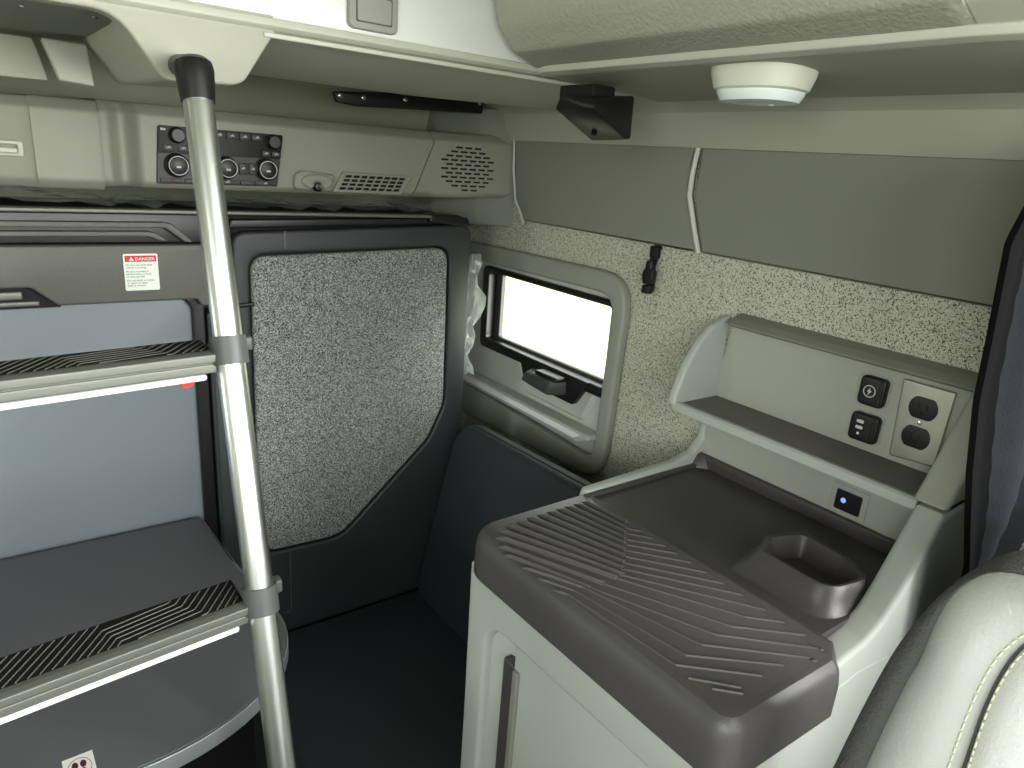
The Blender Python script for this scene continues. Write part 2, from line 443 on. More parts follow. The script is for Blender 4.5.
# air vent
av = obj('air_vent', plate([rp([(0.607, 1.4475), (0.772, 1.446), (0.800, 1.489), (0.632, 1.491)], 0.004), rp([(0.619, 1.4525), (0.766, 1.451), (0.786, 1.484), (0.636, 1.486)], 0.002)], 'y', 1.493, 1.504, 0.002), M['console'], rc)
bmv = None
for k in range(5):
    z = 1.452 + k * 0.0085; dx = (z - 1.452) * 0.55
    b = box((0.617 + dx, 1.494, z - 0.0014), (0.768 + dx * 1.05, 1.500, z + 0.0014)); bmv = b if bmv is None else join(bmv, b)
for k in range(9):
    x = 0.620 + k * 0.0185
    b = hull([(x - .0016, 1.4945, 1.452), (x + .0016, 1.4945, 1.452), (x + .018 - .0016, 1.4945, 1.485), (x + .018 + .0016, 1.4945, 1.485), (x - .0016, 1.500, 1.452), (x + .0016, 1.500, 1.452), (x + .018 - .0016, 1.500, 1.485), (x + .018 + .0016, 1.500, 1.485)])
    bmv = join(bmv, b)
obj('vent_grid', bmv, M['console'], av)
obj('vent_opening', plate(rp([(0.616, 1.4515), (0.768, 1.450), (0.788, 1.485), (0.634, 1.487)], 0.002), 'y', 1.4985, 1.5005), M['blackmatte'], av)

# speaker panel
sp = thing('speaker_panel', 'grey corner speaker panel with slotted grille beside the right wall panels', 'speaker', (0.97, 1.68, 1.44))
sec2 = sec
loops = []
for k in range(9):
    t = k / 8; x = 0.862 + (1.099 - 0.862) * t
    d = 0.035 * t * t * 0.1
    loops.append([(x + (-0.62 * max(0.0, 1.535 - z)) * (1 - t) , y + d * (1.715 - y) / 0.215, z + (0.002 if y > 1.6 else 0) * 0 + 0.006 * t) for y, z in sec2])
obj('panel', loft(loops), M['console'], sp)
bms = None
rows = [(0, 3), (1, 4), (0, 5), (1, 6), (0, 5), (1, 6), (0, 5), (1, 6), (0, 5), (1, 4), (0, 3)]
wid = [3, 4, 5, 6, 5, 6, 5, 6, 5, 4, 2]
for r_ in range(11):
    z = 1.561 - r_ * 0.0098; n = wid[r_]
    for k in range(n):
        x = 0.957 + (k - (n - 1) / 2) * 0.0265 + (0.003 if r_ > 8 else 0)
        if r_ == 10: x += 0.002
        y = YC + 0.035 * 0.1 * ((x - 0.862) / 0.22) ** 2 + (0.003 * max(0, (z - 1.452)) / 0.12)
        b = box((x - 0.0098, y - 0.0006, z - 0.0022), (x + 0.0098, y + 0.003, z + 0.0022), 0.001, 1)
        bms = b if bms is None else join(bms, b)
obj('grille_slots', bms, M['blackmatte'], sp)

# left cover of the rear console
lc = thing('storage_cover', 'grey rear wall cover with a pull slot, left of the climate console', 'cover', (-0.2, 1.68, 1.44))
lc_sec = rp([(1.715, 1.442), (1.500, 1.436), (1.482, 1.452), (1.484, 1.568), (1.510, 1.588), (1.715, 1.594)], [0, 0.01, 0.012, 0.012, 0.02, 0], 5)
obj('cover', loft([[(0.075, y, z) for y, z in lc_sec], [(0.168, y, z) for y, z in lc_sec], [(0.176, y + 0.004, z) for y, z in lc_sec]]), M['console'], lc)
lc2 = rp([(1.715, 1.442), (1.512, 1.436), (1.497, 1.452), (1.499, 1.568), (1.520, 1.586), (1.715, 1.592)], [0, 0.01, 0.012, 0.012, 0.02, 0], 5)
obj('cover_recess', loft([[(-0.85, y, z) for y, z in lc2], [(0.055, y, z) for y, z in lc2], [(0.075, y - 0.012, z) for y, z in lc2]]), M['console'], lc)
obj('pull_slot', plate([rect(-0.2, 1.487, 0.060, 1.512, 0.005), rect(-0.19, 1.492, 0.052, 1.506, 0.003)], 'y', 1.488, 1.499, 0.002), M['lip'], lc)
obj('pull_grip', box((-0.19, 1.492, 1.492), (0.052, 1.4975, 1.500), 0.002), M['trimlight'], lc)

# ================================================================== FOLDED BUNK
bk = thing('folding_bunk', 'dark lower bunk folded up against the rear wall, speckled panel at right', 'bunk', (0.0, 1.55, 0.4))
obj('bed_base', box((-0.9, 1.425, 1.345), (0.905, 1.71, 1.404), 0.006), M['blackmatte'], bk)
obj('edge_strip', box((-0.9, 1.398, 1.4045), (0.800, 1.428, 1.4115), 0.002), M['satin'], bk)
obj('strip_end', plate(rp([(0.795, 1.396), (0.905, 1.385), (0.900, 1.400), (0.870, 1.412), (0.800, 1.4125)], 0.004), 'y', 1.397, 1.46, 0.003), M['black'], bk)
obj('top_rail', box((-0.9, 1.405, 1.352), (0.36, 1.43, 1.4045), 0.003), M['black'], bk)
def ridge(xe, zt, zb, xe2, w):
    p = [(-0.9, zt), (xe, zt), (xe + 0.012, zt - 0.003), (xe2, zb), (xe2 - w * 1.4, zb), (xe + 0.006 - w * 0.6, zt - w - 0.001), (xe - w * .3, zt - w), (-0.9, zt - w)]
    return plate(p, 'y', 1.390, 1.408, 0.002)
gb = obj('grab_handle', join(ridge(0.252, 1.3905, 1.3555, 0.297, 0.0095), ridge(0.225, 1.3745, 1.3575, 0.255, 0.0085)), M['fascia'], bk)
# fascia with release handle cut-out
fz = [(-0.9, 1.352), (0.352, 1.352), (0.352, 1.236), (0.300, 1.236), (0.300, 1.2515), (0.075, 1.2515), (0.040, 1.283), (-0.12, 1.283), (-0.15, 1.2515), (-0.9, 1.2515)]
fz = [(-0.9, 1.3515), (0.356, 1.3515), (0.354, 1.240), (0.305, 1.236), (0.297, 1.2505), (0.076, 1.2505), (0.040, 1.2825), (-0.12, 1.2825), (-0.15, 1.2505), (-0.9, 1.2505)]
obj('fascia', plate(rp(fz, [0, 0.008, 0.004, 0.006, 0.008, 0.003, 0.01, 0.01, 0.004, 0]), 'y', 1.386, 1.42, 0.004), M['fascia'], bk)
rh = obj('handle_recess', box((-0.15, 1.402, 1.245), (0.08, 1.43, 1.290)), M['blackmatte'], bk)
obj('release_bar', join(box((-0.11, 1.392, 1.262), (0.028, 1.402, 1.276), 0.003), box((-0.11, 1.396, 1.250), (0.050, 1.404, 1.258), 0.002)), M['satin'], rh)
# underside board
obj('underside_board', plate(rp([(-0.9, 0.47), (0.292, 0.47), (0.297, 1.246), (-0.9, 1.246)], [0, 0, 0.03, 0]), 'y', 1.4185, 1.44, 0.004), M['blue'], bk)
obj('board_edging', plate(rp([(0.286, 0.47), (0.312, 0.47), (0.3125, 1.250), (0.276, 1.250), (0.2905, 1.228)], [0, 0, 0.004, 0.004, 0.02]), 'y', 1.406, 1.4415, 0.003), M['black'], bk)
# right frame with the speckled panel
out = rp([(0.316, 0.43), (0.912, 0.43), (0.912, 1.391), (0.368, 1.372), (0.366, 1.226), (0.316, 1.220)], [0, 0.0, 0.03, 0.03, 0.006, 0.006], 6)
pan = [(0.398, 0.700), (0.402, 1.324), (0.850, 1.338), (0.856, 0.955), (0.815, 0.868), (0.585, 0.658), (0.420, 0.664)]
panr = rp(pan, [0.03, 0.032, 0.035, 0.09, 0.10, 0.08, 0.02], 7)
def grow(poly, d):
    cx = sum(p[0] for p in poly) / len(poly); cz = sum(p[1] for p in poly) / len(poly)
    res = []
    N = len(poly)
    for i in range(N):
        a = Vector(poly[i - 1]); b = Vector(poly[(i + 1) % N]); t = (b - a)
        nrm = Vector((t.y, -t.x)).normalized() if t.length > 1e-9 else Vector((0, 0))
        p = Vector(poly[i])
        if nrm.dot(p - Vector((cx, cz))) < 0: nrm = -nrm
        res.append(tuple(p + nrm * d))
    return res
fr = obj('bunk_frame', plate([out, grow(panr, 0.004)], 'y', 1.400, 1.445, 0.007), M['slate'], bk)
obj('speckled_panel', plate(panr, 'y', 1.402, 1.44, 0.007), M['bunkfab'], bk)
obj('panel_gap', plate(grow(panr, 0.006), 'y', 1.428, 1.4435), M['blackmatte'], bk)
obj('frame_side', box((0.885, 1.4455, 0.46), (0.911, 1.70, 1.380), 0.005), M['slate'], bk)
obj('frame_top', plate(rp([(0.366, 1.378), (0.370, 1.395), (0.905, 1.4055), (0.912, 1.385), (0.89, 1.392)], 0.003), 'y', 1.410, 1.50, 0.003), M['black'], bk)
obj('seam_strip', box((0.4675, 1.3975, 1.340), (0.4705, 1.402, 1.376), 0.001), M['satin'], bk)
obj('hinge_pin', tube([(0.345, 1.396, 1.2295), (0.402, 1.396, 1.2325)], 0.0045, 10), M['black'], bk)
obj('pin_sleeve', tube([(0.352, 1.391, 1.2315), (0.372, 1.391, 1.2325)], 0.003, 10), M['chrome'], bk)
obj('lower_seam', box((0.4605, 1.3985, 0.50), (0.4625, 1.402, 0.652), 0.0005), M['fascia'], bk)
obj('bolt', lathe([(0.006, 0), (0.006, 0.003), (0.003, 0.005), (0, 0.005)], (0.453, 1.4, 0.492), (0, -1, 0), 14), M['slate'], bk)
# danger label
lb = obj('danger_label', plate(rect(0.1790, 1.2715, 0.2340, 1.3365, 0.003), 'y', 1.3845, 1.3862, 0.0003), M['labelwhite'], bk)
obj('label_band', plate(rect(0.1815, 1.3225, 0.2315, 1.3335, 0.001), 'y', 1.3838, 1.3846), M['labelred'], lb)
P = lambda x0, z0: (lambda u, v, w: (x0 + u, 1.3833 - w, z0 + v))
obj('danger_lettering', words('DANGER', 0.0078, P(0.1975, 1.3250)), M['labelwhite'], lb)
obj('warning_triangle', plate([(0.188, 1.3245), (0.1955, 1.3245), (0.19175, 1.3315)], 'y', 1.3832, 1.3839), M['labelwhite'], lb)
txt = None
for i, (s, gap) in enumerate((('Do not use bunk while', 0), ('vehicle is moving.', 0), ('Be sure restraint is', 1), ('latched when in bunk', 1), ('or use seat belt.', 1), ('Do not climb on ladder', 2), ('or stand on table', 2), ('while in motion.', 2))):
    b = words(s, 0.0046, P(0.1822, 1.3155 - i * 0.0046 - gap * 0.0022))
    for v in b.verts: v.co.y = 1.3842 + (v.co.y - 1.3833) * 0.5
    txt = b if txt is None else join(txt, b)
obj('small_print', txt, M['ink'], lb)

# plastic sheet on the bunk top
g = []
for i in range(60):
    x = -0.6 + i * (1.42 / 59); row = []
    for j in range(7):
        y = 1.412 + j * 0.010
        h = 1.4145 + 0.010 * (j / 6) + 0.008 * abs(math.sin(i * 0.9 + j * 0.5)) + 0.004 * math.sin(i * 2.3 + j * 1.3)
        if x < 0.12: h += 0.012 * max(0, math.sin((0.12 - x) * 9)) * (0.4 + 0.6 * j / 6)
        row.append((x, y + 0.004 * math.sin(i * 1.3), h))
    g.append(row)
tag(obj('plastic_sheet', sheet(g), M['sheetfilm'], base=(0.1, 1.45, 1.412), angle=50), 'crumpled clear plastic sheet lying along the top of the folded bunk', 'plastic sheet')

# ================================================================== TABLE
tb = thing('dinette_table', 'dark laminate table with rounded corner and aluminium edge below the ladder', 'table', (-0.16, 1.1, 0))
def supercorner(cx, cy, rx, ry, a0, a1, n=14, p=2.2):
    res = []
    for k in range(n + 1):
        a = a0 + (a1 - a0) * k / n
        c, s = math.cos(a), math.sin(a)
        res.append((cx + rx * math.copysign(abs(c) ** (2 / p), c), cy + ry * math.copysign(abs(s) ** (2 / p), s)))
    return res
tout = [(-0.60, 1.404), (0.278, 1.404), (0.292, 1.20), (0.310, 1.03)] + supercorner(0.06, 1.0, 0.252, 0.212, 0, -PI / 2, 16, 2.1) + supercorner(-0.38, 1.0, 0.252, 0.212, -PI / 2, -PI, 16, 2.1)[1:] + [(-0.63, 1.03)]
obj('table_top', plate(grow(tout, -0.004), 'z', 0.764, 0.790, 0.002), M['table'], tb)
obj('edge_band', plate([tout, grow(tout, -0.0038)], 'z', 0.764, 0.7895, 0.0015), M['band'], tb)
obj('pedestal', lathe([(0.045, 0.02), (0.045, 0.764)], (-0.16, 1.15, 0), (0, 0, 1), 24), M['satin'], tb)
obj('pedestal_foot', lathe([(0.16, 0.0), (0.16, 0.012), (0.06, 0.03), (0.046, 0.03)], (-0.16, 1.15, 0), (0, 0, 1), 32), M['slate'], tb)
def lab(u, v): # label frame on the table
    a = math.radians(2); return (0.006 + u * math.cos(a) - v * math.sin(a), 0.828 + u * math.sin(a) + v * math.cos(a))
def lp(poly, z0, z1): return plate([lab(u, v) for u, v in poly], 'z', z0, z1)
st = obj('no_step_label', lp(rect(-0.0165, -0.022, 0.0165, 0.022, 0.001), 0.7898, 0.7906), M['labelwhite'], tb)
obj('label_oval', lp(ell(0, -0.001, 0.0125, 0.017), 0.7906, 0.7909), M['pink'], st)
obj('oval_outline', plate([[lab(u, v) for u, v in ell(0, -0.001, 0.0130, 0.0176)], [lab(u, v) for u, v in ell(0, -0.001, 0.0124, 0.0169)]], 'z', 0.7906, 0.7910), M['brown'], st)
bmf = None
for s in (-1, 1):
    for b in (lp(ell(s * 0.0044, 0.0045, 0.0034, 0.0062, 14), 0.7908, 0.7912), lp(ell(s * 0.0036, -0.0055, 0.0025, 0.0030, 12), 0.7908, 0.7912)):
        bmf = b if bmf is None else join(bmf, b)
obj('footprints', bmf, M['brown'], st)

# ================================================================== LADDER
LY = lambda z: 0.925 - (1.623 - z) * 0.2855
ld = thing('ladder', 'aluminium bunk ladder with ribbed black treads leaning on the upper bunk', 'ladder', (0, LY(0.0), 0))
for X in (0.21, -0.24):
    SH = -(0.21 - X) * 0.115
    pole = obj('pole', tube([(X, LY(z) + SH, z) for z in (0.02, 0.5, 1.0, 1.585)], 0.0165, 24), M['alu'], ld)
    obj('foot', tube([(X, LY(z) + SH, z) for z in (0.0, 0.05)], 0.020, 20), M['rubber'], ld)
    # hooked black end cap
    pts = [(X, LY(z) + SH, z) for z in (1.578, 1.582, 1.600, 1.612, 1.620, 1.6245, 1.6265)]
    cap = join(tube(pts, [0.0185, 0.0190, 0.0205, 0.0215, 0.0200, 0.0150, 0.006], 24), tube([(X, LY(1.612) + SH, 1.612), (X, LY(1.612) + SH + 0.04, 1.618), (X, 0.996 + SH, 1.621)], [0.017, 0.014, 0.013], 16))
    obj('hook_cap', cap, M['black'], ld)
def step(zs, depth, tilt, k):
    yf = LY(zs) - 0.004
    ct, stt = math.cos(tilt), math.sin(tilt)
    def T(u, d, h): # u along x, d back from the front edge, h up
        return (u, yf + d * ct - h * stt - (0.21 - u) * 0.115, zs + d * stt + h * ct)
    def TX(bm):
        for v in bm.verts: v.co = Vector(T(*v.co))
        return bm
    x0, x1 = -0.225, 0.194
    s = obj('step', TX(box((x0, 0.0, -0.022), (x1, depth, -0.002), 0.004)), M['satin'], ld)
    # front profile: two aluminium steps with a groove
    obj('nosing', TX(join(plate(rp([(-0.004, -0.011), (-0.004, -0.001), (0.004, 0.0005), (0.012, 0.0005), (0.012, -0.011)], 0.002), 'x', x0, x1), plate(rp([(-0.0015, -0.024), (-0.0015, -0.013), (0.012, -0.012), (0.012, -0.024)], 0.002), 'x', x0, x1 - 0.002))), M['satin'], s)
    obj('tread', TX(box((x0 + 0.004, 0.010, -0.004), (x1 - 0.003, depth, 0.0008), 0.002)), M['rubber'], s)
    rb = None
    d0, d1 = 0.0115, depth - 0.003
    lines = []
    for k in range(7):                       # steep - shallow - steep ribs
        dk = d0 + 0.0008 + k * 0.0076
        f1 = (0.150 - (dk - d0) * 0.75, dk); e1 = (f1[0] + (d1 - dk) * 0.75, d1)
        db = dk - 0.010
        f2 = (0.062 - (max(db, d0) - d0) * 0.5, db)
        if db < d0:
            t_ = (dk - d0) / 0.010; f2 = (f1[0] + (f2[0] - f1[0]) * t_, d0); lines.append([e1, f1, f2])
        else:
            lines.append([e1, f1, f2, (f2[0] - (db - d0) * 0.75, d0)])
    for k in range(1, 7): lines.append([(0.150 + k * 0.0095, d0), (0.150 + k * 0.0095 + (d1 - d0) * 0.75, d1)])
    for k in range(1, 22): lines.append([(0.0526 - k * 0.0105 - (d1 - d0) * 0.75, d0), (0.0526 - k * 0.0105, d1)])
    lo, hi = x0 + 0.008, x1 - 0.006
    for ln in lines:
        for p, q in zip(ln, ln[1:]):
            p, q = Vector(p), Vector(q)
            if p.x > q.x: p, q = q, p
            if q.x < lo or p.x > hi or (q - p).length < 0.003: continue
            if p.x < lo: p = p + (q - p) * ((lo - p.x) / (q.x - p.x))
            if q.x > hi: q = p + (q - p) * ((hi - p.x) / (q.x - p.x))
            t = (q - p).normalized(); nn = Vector((-t.y, t.x)) * 0.0011
            b = hull([(p.x + nn.x, p.y + nn.y, 0.0005), (p.x - nn.x, p.y - nn.y, 0.0005), (q.x + nn.x, q.y + nn.y, 0.0005), (q.x - nn.x, q.y - nn.y, 0.0005),
                      (p.x, p.y, 0.0016), (q.x, q.y, 0.0016), (p.x + nn.x * .5, p.y + nn.y * .5, 0.0015), (q.x + nn.x * .5, q.y + nn.y * .5, 0.0015)])
            rb = b if rb is None else join(rb, b)
    obj('tread_ribs', TX(rb), M['ribedge'], s)
    obj('white_strip', TX(box((x0 + 0.006, -0.001, -0.0325), (x1 - 0.012, 0.010, -0.0255), 0.003)), M['stripwhite'], s)
    obj('red_clip', TX(lathe([(0.009, 0), (0.009, 0.003), (0.007, 0.006), (0, 0.006)], (x1 - 0.032, 0.016, -0.033), (0, -1, -0.3), 20)), M['red'], s)
    for X in (0.21, -0.24):
        SH = -(0.21 - X) * 0.115
        c = obj('clamp', tube([(X, LY(zs + h) + SH, zs + h) for h in (-0.016, 0.016)], 0.0205, 24), M['clamp'], ld)
        obj('clamp_bolt', join(box((X + 0.014, LY(zs) + SH + 0.008, zs - 0.006), (X + 0.030, LY(zs) + SH + 0.024, zs + 0.012), 0.003), tube([(X + 0.014, LY(zs) + SH + 0.004, zs + 0.004), (X + 0.014, LY(zs) + SH + 0.026, zs + 0.004)], 0.007, 12)), M['clamp'], c)
        if X > 0: obj('clamp_lug', TX(box((x1 - 0.003, 0.006, -0.020), (X, 0.036, 0.003), 0.003)), M['clamp'], c)
step(1.303, 0.064, 0.0, 0)
step(1.010, 0.064, 0.0, 1)
step(0.717, 0.064, 0.0, 2)
step(0.424, 0.064, 0.0, 3)

# ================================================================== UPPER BUNK
ub = thing('upper_bunk', 'pale upper bunk with glossy white front panel and square latch', 'bunk', (0.0, 1.25, 1.6))
obj('front_panel', box((-0.9, 1.0, 1.690), (0.98, 1.03, 2.02), 0.006), M['white'], ub)
obj('bottom_moulding', plate(rp([(0.992, 1.683), (0.994, 1.692), (1.02, 1.694), (1.02, 1.680), (1.0, 1.678)], 0.003), 'x', -0.9, 1.04), M['lip'], ub)
obj('moulding_groove', plate(rp([(1.002, 1.6745), (1.002, 1.6795), (1.03, 1.680), (1.03, 1.6745)], 0.001), 'x', -0.9, 1.05), M['olive'], ub)
obj('lower_moulding', plate(rp([(0.998, 1.669), (0.997, 1.675), (1.03, 1.676), (1.03, 1.668)], 0.002), 'x', 0.315, 1.05), M['lip'], ub)
# underside pan, curved up at the back
pts_s = [(1.0, 1.669), (1.08, 1.661), (1.20, 1.654), (1.32, 1.652), (1.42, 1.658), (1.50, 1.672), (1.53, 1.69), (1.53, 1.73), (1.0, 1.73)]
loops = []
for k in range(21):
    x = 0.315 + (1.062 - 0.315) * k / 20
    cut = 0.10 * (max(0, (x - 0.72)) / 0.34) ** 2 * 2.2 + 0.05 * (max(0, 0.45 - x) / 0.13) ** 2 * 0.5
    loops.append([(x, 1.03 + (y - 1.0) * (1 - cut / 0.6) if y > 1.01 else 1.03, z) for y, z in pts_s])
obj('underside', loft(loops), M['lip'], ub)
# beige fascia block carrying the ladder
fas = rp([(-0.9, 1.700), (-0.9, 1.666), (0.145, 1.671), (0.192, 1.603), (0.285, 1.607), (0.330, 1.676), (0.330, 1.700)], [0, 0, 0.05, 0.02, 0.03, 0.01, 0], 8)
obj('fascia_board', plate(fas, 'y', 1.0, 1.03, 0.004), M['beige'], ub)
blk = rp([(0.152, 1.700), (0.152, 1.664), (0.194, 1.605), (0.283, 1.609), (0.325, 1.676), (0.325, 1.700)], [0, 0.03, 0.015, 0.02, 0, 0], 6)
obj('ladder_block', loft([[(x, 1.028, z) for x, z in blk], [(x + 0.006, 1.14, z + 0.001) for x, z in blk], [(x if x < 0.2 else x - (x - 0.2) * 0.2, 1.38, 1.70 - (1.70 - z) * 0.92) for x, z in blk]]), M['beige'], ub)
obj('recess_ceiling', box((-0.9, 1.03, 1.672), (0.16, 1.42, 1.69)), M['olive'], ub)
obj('recess_back', plate(rp([(-0.9, 1.602), (0.100, 1.606), (0.085, 1.665), (-0.9, 1.665)], 0.004), 'y', 1.375, 1.39, 0.002), M['beige'], ub)
obj('recess_gusset', plate(rp([(0.112, 1.607), (0.158, 1.603), (0.152, 1.662), (0.094, 1.664)], 0.003), 'y', 1.34, 1.37, 0.003), M['lip'], ub)
for x in (0.06, 0.135): obj('recess_screw', lathe([(0.004, 0), (0.004, 0.002), (0, 0.003)], (x, 1.09, 1.672), (0, 0, -1), 12), M['satin'], ub)
# latch
la = obj('latch_plate', plate(rect(0.4285, 1.6975, 0.5025, 1.760, 0.010), 'y', 0.992, 1.002, 0.003), M['latchgrey'], ub)
obj('latch_gap', plate([rect(0.4385, 1.7065, 0.4925, 1.741, 0.003), rect(0.4398, 1.7078, 0.4912, 1.7397, 0.003)], 'y', 0.9912, 0.9925), M['darkface'], la)
obj('latch_button', plate(rect(0.4400, 1.7080, 0.4910, 1.7395, 0.003), 'y', 0.9900, 0.9935, 0.001), M['latchgrey'], la)

# black latch rail hung behind the bunk
lr = thing('latch_rail', 'black metal rail bracket under the rear edge of upper bunk', 'bracket', (0.8, 1.52, 1.69))
obj('rail', plate(rp([(0.605, 1.655), (0.612, 1.634), (0.66, 1.630), (0.80, 1.637), (0.99, 1.645), (0.992, 1.682), (0.80, 1.672)], 0.004), 'y', 1.545, 1.56, 0.003), M['black'], lr)
for x, z in ((0.618, 1.648), (0.672, 1.649), (0.775, 1.656), (0.978, 1.668)):
    obj('bolt', lathe([(0.005, 0), (0.005, 0.003), (0, 0.005)], (x, 1.545, z), (0, -1, 0), 12), M['chrome'], lr)

lr.location.x += 0.028

# ================================================================== RIGHT OVERHEAD LOCKER
ol = thing('overhead_locker', 'beige grained overhead locker along the right wall above the lamp', 'locker', (0.9, 0.66, 1.67))
prof = rp([(0.760, 1.684), (0.700, 1.702), (0.668, 1.735), (0.655, 1.785), (0.650, 1.98), (0.70, 2.02), (1.09, 2.02), (1.09, 1.70), (0.98, 1.690), (0.79, 1.684)], [0.006, 0.03, 0.05, 0.05, 0.02, 0.02, 0, 0, 0.03, 0.01], 6)
def at_y(y, d=0.0): return [(x + d * (1.09 - x) / 0.44, y, z) for x, z in prof]
obj('locker_body', loft([at_y(0.988, 0.01), at_y(0.982), at_y(0.345), at_y(0.330, 0.012), at_y(0.322, 0.04)]), M['beige_grain'], ol)
lipp = rp([(0.748, 1.679), (0.746, 1.688), (0.762, 1.696), (0.80, 1.69), (0.80, 1.682), (0.762, 1.676)], 0.003)
obj('locker_lip', loft([[(x + 0.01, 0.995, z) for x, z in lipp], [(x, 0.96, z) for x, z in lipp], [(x, 0.33, z) for x, z in lipp], [(x + 0.01, 0.27, z) for x, z in lipp], [(x + 0.04, 0.19, z) for x, z in lipp]]), M['lip'], ol)
obj('locker_bottom', loft([[(x, y, z) for x, z in rp([(0.775, 1.677), (0.775, 1.688), (1.06, 1.690), (1.06, 1.664), (1.02, 1.668)], [0.003, 0, 0, 0.01, 0.01])] for y in (0.99, 0.18)]), M['beige'], ol)
obj('end_cap', loft([[(x + dx * (1.08 - x) / 0.4, y, z) for x, z in rp([(0.752, 1.688), (0.715, 1.702), (0.690, 1.74), (0.680, 1.98), (1.08, 1.98), (1.08, 1.69)], 0.012)] for y, dx in ((0.328, 0.0), (0.31, 0.006), (0.255, 0.02), (0.18, 0.06))]), M['lip'], ol)

# ceiling lamp on locker bottom
cl = thing('ceiling_lamp', 'small ivory oval lamp with frosted lens under the overhead locker', 'lamp', (0.845, 0.605, 1.676))
def ring(rx, ry, z, n=40, p=2.6, cx=0.835, cy=0.612):
    return [(x, y, z) for x, y in supercorner(cx, cy, rx * 0.84, ry * 0.84, 0, 2 * PI * (n - 1) / n, n - 1, p)]
obj('lamp_housing', loft([ring(0.066, 0.078, 1.6765), ring(0.065, 0.077, 1.668), ring(0.060, 0.070, 1.651), ring(0.055, 0.064, 1.648)]), M['lampbody'], cl)
obj('lamp_lens', loft([ring(0.056, 0.065, 1.649), ring(0.056, 0.064, 1.645), ring(0.050, 0.058, 1.636), ring(0.03, 0.035, 1.634)]), M['lens'], cl)
obj('lens_button', lathe([(0.004, 0), (0.004, 0.002), (0, 0.003)], (0.845, 0.60, 1.635), (0, 0, -1), 12), M['lampbody'], cl)

# black wedge bracket
br = thing('wedge_bracket', 'black wedge shaped camera bracket hanging at the corner of upper bunk', 'bracket', (0.80, 0.90, 1.67))
obj('wedge', hull([(.734, .90, 1.640), (.742, .92, 1.622), (.752, .842, 1.623), (.758, .842, 1.634), (.874, .880, 1.655), (.859, .862, 1.587), (.845, .862, 1.586), (.838, .935, 1.582), (.90, .97, 1.655), (.82, .985, 1.650), (.88, .96, 1.60)], 0.004, 2), M['black'], br)
obj('mount_tab', box((0.800, 0.90, 1.640), (0.850, 0.985, 1.666), 0.004), M['blackmatte'], br)
obj('screw', lathe([(0.005, 0), (0.005, 0.003), (0, 0.004)], (0.812, 0.900, 1.594), (-0.5, -0.2, -0.8), 12), M['blackgloss'], br)

# ================================================================== BUCKLE STRAP
bs = thing('buckle_strap', 'short black webbing strap with side release buckle on speckled wall', 'strap', (1.098, 0.985, 1.30))
obj('webbing', sheet([[(1.0965, 0.972 + 0.004, 1.399), (1.0965, 1.000, 1.399)], [(1.090, 0.975, 1.385), (1.090, 1.001, 1.385)], [(1.084, 0.977, 1.355), (1.084, 1.003, 1.352)], [(1.086, 0.975, 1.33), (1.086, 1.003, 1.328)], [(1.088, 0.976, 1.305), (1.088, 1.004, 1.302)]], 0.003), M['blackmatte'], bs)
obj('stitch_tab', box((1.080, 0.974, 1.372), (1.092, 1.003, 1.396), 0.003), M['blackmatte'], bs)
bu = obj('buckle', plate(rp([(0.970, 1.330), (0.969, 1.346), (0.978, 1.352), (0.980, 1.368), (1.000, 1.366), (1.003, 1.350), (1.010, 1.344), (1.010, 1.328), (1.004, 1.318), (0.976, 1.320)], 0.003), 'x', 1.072, 1.086, 0.003), M['black'], bs)
obj('buckle_tongue', plate(rp([(0.976, 1.300), (0.974, 1.318), (1.006, 1.316), (1.008, 1.298)], 0.004), 'x', 1.073, 1.087, 0.003), M['black'], bs)

for o_ in list(bs.children):
    for v in o_.data.vertices: v.co.y = 0.984 + (v.co.y - 0.989) * 0.72

# ================================================================== SIDE CONSOLE
sc = thing('side_console', 'pale grey side cabinet with ribbed charcoal tray top and cup holder', 'cabinet', (0.82, 0.55, 0))
# carcass: front frame with an opening for the inset door, sides, back
def front(y, d=0.0):      # front face runs slightly askew
    return 0.537 + (0.735 - y) * 0.03 + d
ff = plate([rp([(0.322, 0.0), (0.775, 0.0), (0.775, 0.940), (0.322, 0.940)], 0.0), rp([(0.345, 0.18), (0.726, 0.18), (0.726, 0.868), (0.345, 0.868)], [0.03, 0.03, 0.05, 0.03])], 'x', 0.0, 0.030, 0.008)
for v in ff.verts: v.co.x = front(v.co.y) + v.co.x
obj('front_frame', ff, M['pale'], sc)
dr = plate(rp([(0.335, 0.17), (0.668, 0.17), (0.668, 0.876), (0.335, 0.876)], 0.01), 'x', 0.0, 0.02, 0.006)
for v in dr.verts: v.co.x = front(v.co.y) + v.co.x + 0.010
door = obj('door', dr, M['pale'], sc)
hp = plate(rp([(0.655, 0.17), (0.735, 0.17), (0.735, 0.876), (0.655, 0.876)], 0.0), 'x', 0.0, 0.01)
for v in hp.verts: v.co.x = front(v.co.y) + v.co.x + 0.030 - max(0, (v.co.y - 0.66)) * 0.25
obj('handle_pocket', hp, M['pale'], door)
hg = plate(rect(0.664, 0.19, 0.690, 0.826, 0.004), 'x', 0.0, 0.02, 0.004)
for v in hg.verts: v.co.x = front(v.co.y) + v.co.x + 0.008
obj('door_handle', hg, M['tray'], door)
hg2 = plate(rect(0.650, 0.19, 0.663, 0.822, 0.003), 'x', 0.0, 0.012, 0.003)
for v in hg2.verts: v.co.x = front(v.co.y) + v.co.x + 0.004
obj('door_edge', hg2, M['olive'], door)
obj('carcass', box((0.575, 0.362, 0.0), (1.098, 0.772, 0.94), 0.0), M['pale'], sc)
